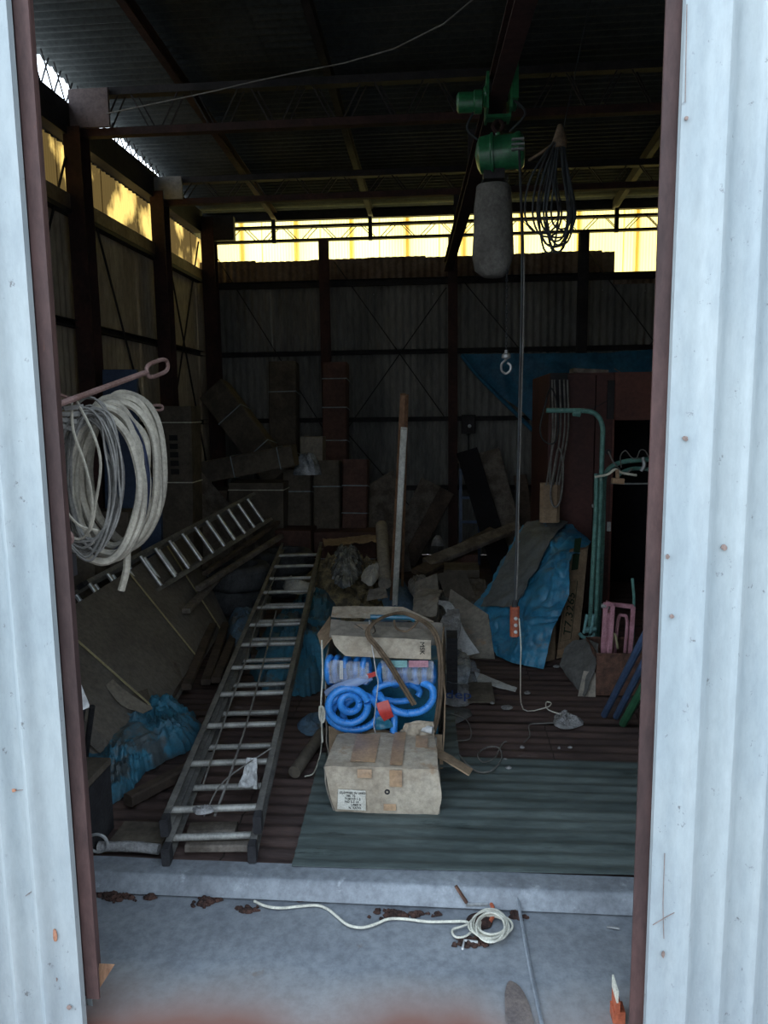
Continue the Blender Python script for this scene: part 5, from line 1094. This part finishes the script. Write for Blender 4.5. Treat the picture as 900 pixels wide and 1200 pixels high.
def pink(name, x0, x1, yt, yb, Y, label, sk=0):
    R_ = root(name, A(x0, yb, Y), label, 'steel rack', 'pink steel racks in the bin')
    a, b, c, d = A(x0, yb, Y), A(x0+sk, yt, Y+.02), A(x1+sk, yt+3, Y+.02), A(x1, yb, Y)
    for u, v_, nm in ((a, b, 'upright'), (d, c, 'upright'), (b, c, 'crossbar')): MB().bbeam(u, v_, .026, .02, (0, 1, 0)).obj(nm, pink_m, R_)
    MB().tube([a.lerp(d, .3), b.lerp(c, .35)+V((0, 0, -.09)), b.lerp(c, .55)+V((0, 0, -.06)), b.lerp(c, .75)+V((0, 0, -.09)), a.lerp(d, .75)], .010, 7).obj('hoop', pink_m, R_)
    MB().lathe(b+V((-.025, 0, -.02)), (1, 0, 0), [(0, .012), (.02, .016), (.03, .01)], 8).obj('bolt', steel_m, R_)
    return R_
pink('pink_rack', 706, 714, 706, 770, 4.18, 'pink steel rack nearest the green pipes, standing in the bin', 4)
pink('pink_rack', 712, 738, 708, 772, 4.28, 'wider pink hooped steel rack standing in the bin', 4)
solo('strap', MB().tube([A(716, 762, 4.22), A(720, 742, 4.2), A(724, 760, 4.22)], .007, 6), strap_y, 'yellowish strap loop between the pink racks', 'strap')
solo('rod', MB().tube([V((A(744, 730, 4.35).x, 4.38, .01)), A(743, 700, 4.35), A(741, 678, 4.4)], .009, 7, smooth=1), green_pipe, 'short green rod standing up at the right of the pink racks', 'rod')
solo('cloth', MB().patch([[A(672, 752, 4.5), A(688, 748, 4.4), A(700, 754, 4.15)], [A(662, 762, 4.45), A(684, 765, 4.3), A(700, 768, 4.10)], [G(656, 780, .08), A(680, 790, 4.15), A(696, 790, 4.05)], [G(672, 800, .02), G(680, 812, .01), G(684, 816, .01)]], 26, 26, .010, 6, .006, 4, False), grey_cloth, 'grey felt cloth draped left of the rusty bin', 'cloth')
slabq('cardboard', [G(677, 816, .0), G(698, 817, .0), A(698, 788, 4.08), A(684, 786, 4.12)], .008, card_grey, 'brown grey cardboard scrap leaning on the left of the rusty bin')
slabq('board', [G(722, 795), G(765, 795), A(766, 735, 4.75), A(730, 738, 4.75)], .02, rust_steel, 'dark rusty plate leaning behind the pink racks', 'plate')
for (xb, yb, xt, yt, Yt, m_, lab) in ((708, 838, 757, 742, 3.2, blue_rod, 'longest dark blue rod leaning by the right jamb'), (722, 840, 757, 772, 3.3, blue_rod, 'middle dark blue rod leaning by the right jamb'), (730, 848, 757, 800, 3.35, green_rod, 'green rod leaning closest to the right jamb')):
    a = G(xb, yb, .015); b = A(xt, yt, Yt); d = (b-a); e = a+d*((1.93-a.y)/d.y) if False else a+d*((YF+.13-a.y)/d.y)
    solo('rod', MB().tube([a, e], .017 if m_ is blue_rod else .02, 8, smooth=1), m_, lab, 'rod', 'painted rods by the right jamb')

# ================================================================== LOOSE CORDS ON THE FLOOR
solo('cord', MB().tube([G(538, 884, .03), G(548, 896, .03), G(562, 905, .025), G(578, 902, .025), G(588, 888, .012), G(584, 876, .012), G(570, 876, .012), G(560, 884, .025), G(566, 893, .03), G(580, 888, .012), G(585, 878, .012), G(590, 870, .012), G(594, 869, .012)], .0035, 5), cable_g, 'thin grey cord looping on the edge of the green sheet', 'cord')
solo('cord', MB().tube([G(614, 870, .012), G(621, 862, .012), G(620, 850, .012), G(630, 848, .012), G(650, 847, .012)], .0035, 5), cable_g, 'short grey cord bending beside the rag lump', 'cord')
solo('cord', MB().tube([G(528, 836, .035), G(545, 842, .012), G(552, 855, .012), G(550, 866, .012), G(535, 868, .03)], .003, 5), cable_g, 'grey cord curving right of the hose box', 'cord')
k = 0
for x, y, w_, lab in ((594, 829, 7, 'grey dust clump'), (618, 812, 4, ''), (652, 781, 4, ''), (592, 890, 3, ''), (655, 877, 2, ''), (612, 876, 3, ''), (668, 876, 3, ''), (596, 900, 4, ''), (577, 824, 3, ''), (700, 1094, 0, '')):
    if not w_: continue
    lab = ['pale dust clump left of the cream cord, largest scrap on the floor', 'tiny pale scrap on the floor right of the cream cord under the tarp edge', 'white chip on the brown floor just below the blue tarp corner', 'pale speck near the looping cord at the green sheet edge', 'white upright chip on the brown floor before the green sheet', 'pale scrap just above the green sheet, below the short cord', 'pale flake right of the upright chip on the brown floor', 'pale speck on the green sheet beside the looping cord', 'pale speck by the flat cardboard piece'][k]; k += 1
    solo('scrap', MB().crumple([G(x+w_*math.cos(a), y+w_*.4*math.sin(a), .012) for a in [i*PI/3 for i in range(6)]], .006, x, 90, 1.0, 4, 24, 2), litter, lab, 'scrap', 'pale scraps on the floor')

# ================================================================== THINGS ON THE APRON
AP = -.058
cpts = [(298, 1056), (312, 1062), (330, 1064), (352, 1062), (372, 1061), (385, 1066), (396, 1075), (408, 1084), (424, 1087), (440, 1083), (455, 1077), (475, 1077), (500, 1080), (525, 1080), (545, 1080), (552, 1084)]
wc = root('white_cord', G(560, 1085, AP), 'cream cord trailing along the apron and coiled at its right end', 'cord')
MB().tube([G(x, y, AP+.008+.002*math.sin(i)) for i, (x, y) in enumerate(cpts)], .0045, 7).obj('tail', white_cord, wc)
random.seed(9)
cl = MB()
for i in range(9):
    cx, cy, rx, ry = 577+random.uniform(-5, 5), 1085+random.uniform(-3, 3), random.uniform(15, 24), random.uniform(11, 18)
    cl.tube([G(cx+rx*math.cos(a), cy+ry*math.sin(a), AP+.010+i*.003) for a in [j*PI/5 for j in range(10)]], .0036, 6, closed=True)
cl.tube([G(x, y, AP+.012) for x, y in ((552, 1082), (540, 1086), (530, 1090), (534, 1098), (546, 1097), (556, 1088))], .0036, 6)
cl.obj('coil', white_cord, wc)
RL = root('rusty_latch', G(555, 1065, AP), 'rusty bolt latch with a short pale rod lying by the cord coil', 'latch')
MB().bbeam(G(534, 1038, .02), G(547, 1058, AP+.03), .011, .008).obj('lever', rust_m, RL)
MB().tube([G(546, 1060, AP+.02), G(572, 1060, AP+.02)], .006, 7, smooth=1).obj('rod', steel_m, RL)
MB().tube([G(568, 1056, AP+.01), G(576, 1060, AP+.02), G(578, 1072, AP+.012), G(574, 1080, AP+.01)], .007, 7).obj('bracket', orange_rust, RL)
MB().crumple([G(x, y, AP+.002) for x, y in ((546, 1082), (552, 1072), (570, 1072), (578, 1080), (572, 1088), (554, 1088))], .016, 4, 40, .7, 6, 36).obj('rust_crust', rustclump, RL)
solo('scrap', MB().tube([G(542, 1112, AP+.01), G(544, 1102, AP+.01), G(560, 1104, AP+.01)], .004, 5, smooth=1), white_m, 'bent white plastic scrap below the cream cord coil', 'scrap')
solo('pin', MB().cyl(G(711, 1086, AP+.006), G(726, 1088, AP+.006), .004, 8), steel_m, 'small bright metal pin lying on the apron at the right', 'pin')
for pts, lab in ((((108, 1050), (116, 1040), (135, 1040), (163, 1047), (160, 1056), (135, 1058), (120, 1056)), 'largest brown rust flake pile at the left of the apron'),
                 (((168, 1052), (176, 1049), (184, 1052), (176, 1055)), 'tiny brown rust flakes right of the largest pile'),
                 (((222, 1062), (232, 1051), (258, 1049), (262, 1054), (248, 1062), (232, 1066)), 'second brown rust flake pile on the apron left of the cord'),
                 (((272, 1068), (278, 1062), (303, 1062), (305, 1067), (290, 1071)), 'brown rust flakes at the left end of the cord'),
                 (((343, 1057), (347, 1052), (354, 1053), (354, 1058)), 'single rust lump behind the cord'),
                 (((432, 1075), (440, 1066), (460, 1069), (490, 1072), (518, 1070), (516, 1074), (470, 1076), (436, 1079)), 'long thin line of rust flakes behind the cord'),
                 (((594, 1078), (598, 1070), (608, 1068), (618, 1076), (612, 1080)), 'dark rust flakes at the apron seam right of the coil'),
                 (((525, 1108), (540, 1098), (570, 1098), (580, 1106), (560, 1112)), 'rust stain crust under the cord coil')):
    cxp = sum(p[0] for p in pts)/len(pts); cyp = sum(p[1] for p in pts)/len(pts); fm = MB(); wpx = max(p[0] for p in pts)-min(p[0] for p in pts)
    random.seed(int(cxp)); nf = max(5, int(wpx*.8))
    for q_ in range(nf):
        k0 = random.random()*len(pts); pa, pb_ = pts[int(k0)], pts[(int(k0)+1) % len(pts)]; tt = k0-int(k0); rr_ = random.random()**.7
        ex = cxp+(pa[0]*(1-tt)+pb_[0]*tt-cxp)*rr_; ey = cyp+(pa[1]*(1-tt)+pb_[1]*tt-cyp)*rr_; sz = random.uniform(.004, .013)*(1.25-.7*rr_); g_ = G(ex, ey, AP)
        fm.crumple([g_+V((sz*1.5*math.cos(a)*random.uniform(.5, 1.3), sz*math.sin(a)*random.uniform(.6, 1.3), 0)) for a in [j*PI/3 for j in range(6)]], sz*1.1, q_, 90, .9, 3, 12, 2)
    o = solo('rust_flakes', fm, rustclump, lab, 'rust flakes', 'rust flakes on the apron')
OBk = root('rusty_bracket', (.44, 1.86, AP), 'orange red steel bracket at the bottom of the right jamb', 'bracket')
b0_ = G(720, 1200, AP); 
bq = A(735, 1160, 1.88)
MB().box((A(719, 1150, 1.88).x, 1.84, A(719, 1162, 1.88).z), (.46, 1.90, A(719, 1150, 1.88).z+.004)).obj('top_plate', white_cord, OBk)
MB().box((A(724, 1150, 1.88).x, 1.845, A(719, 1176, 1.88).z), (.455, 1.895, A(719, 1162, 1.88).z)).obj('flange', orange_rust, OBk)
MB().box((A(731, 1150, 1.88).x, 1.85, AP), (.45, 1.89, A(719, 1176, 1.88).z)).obj('web', orange_rust, OBk)
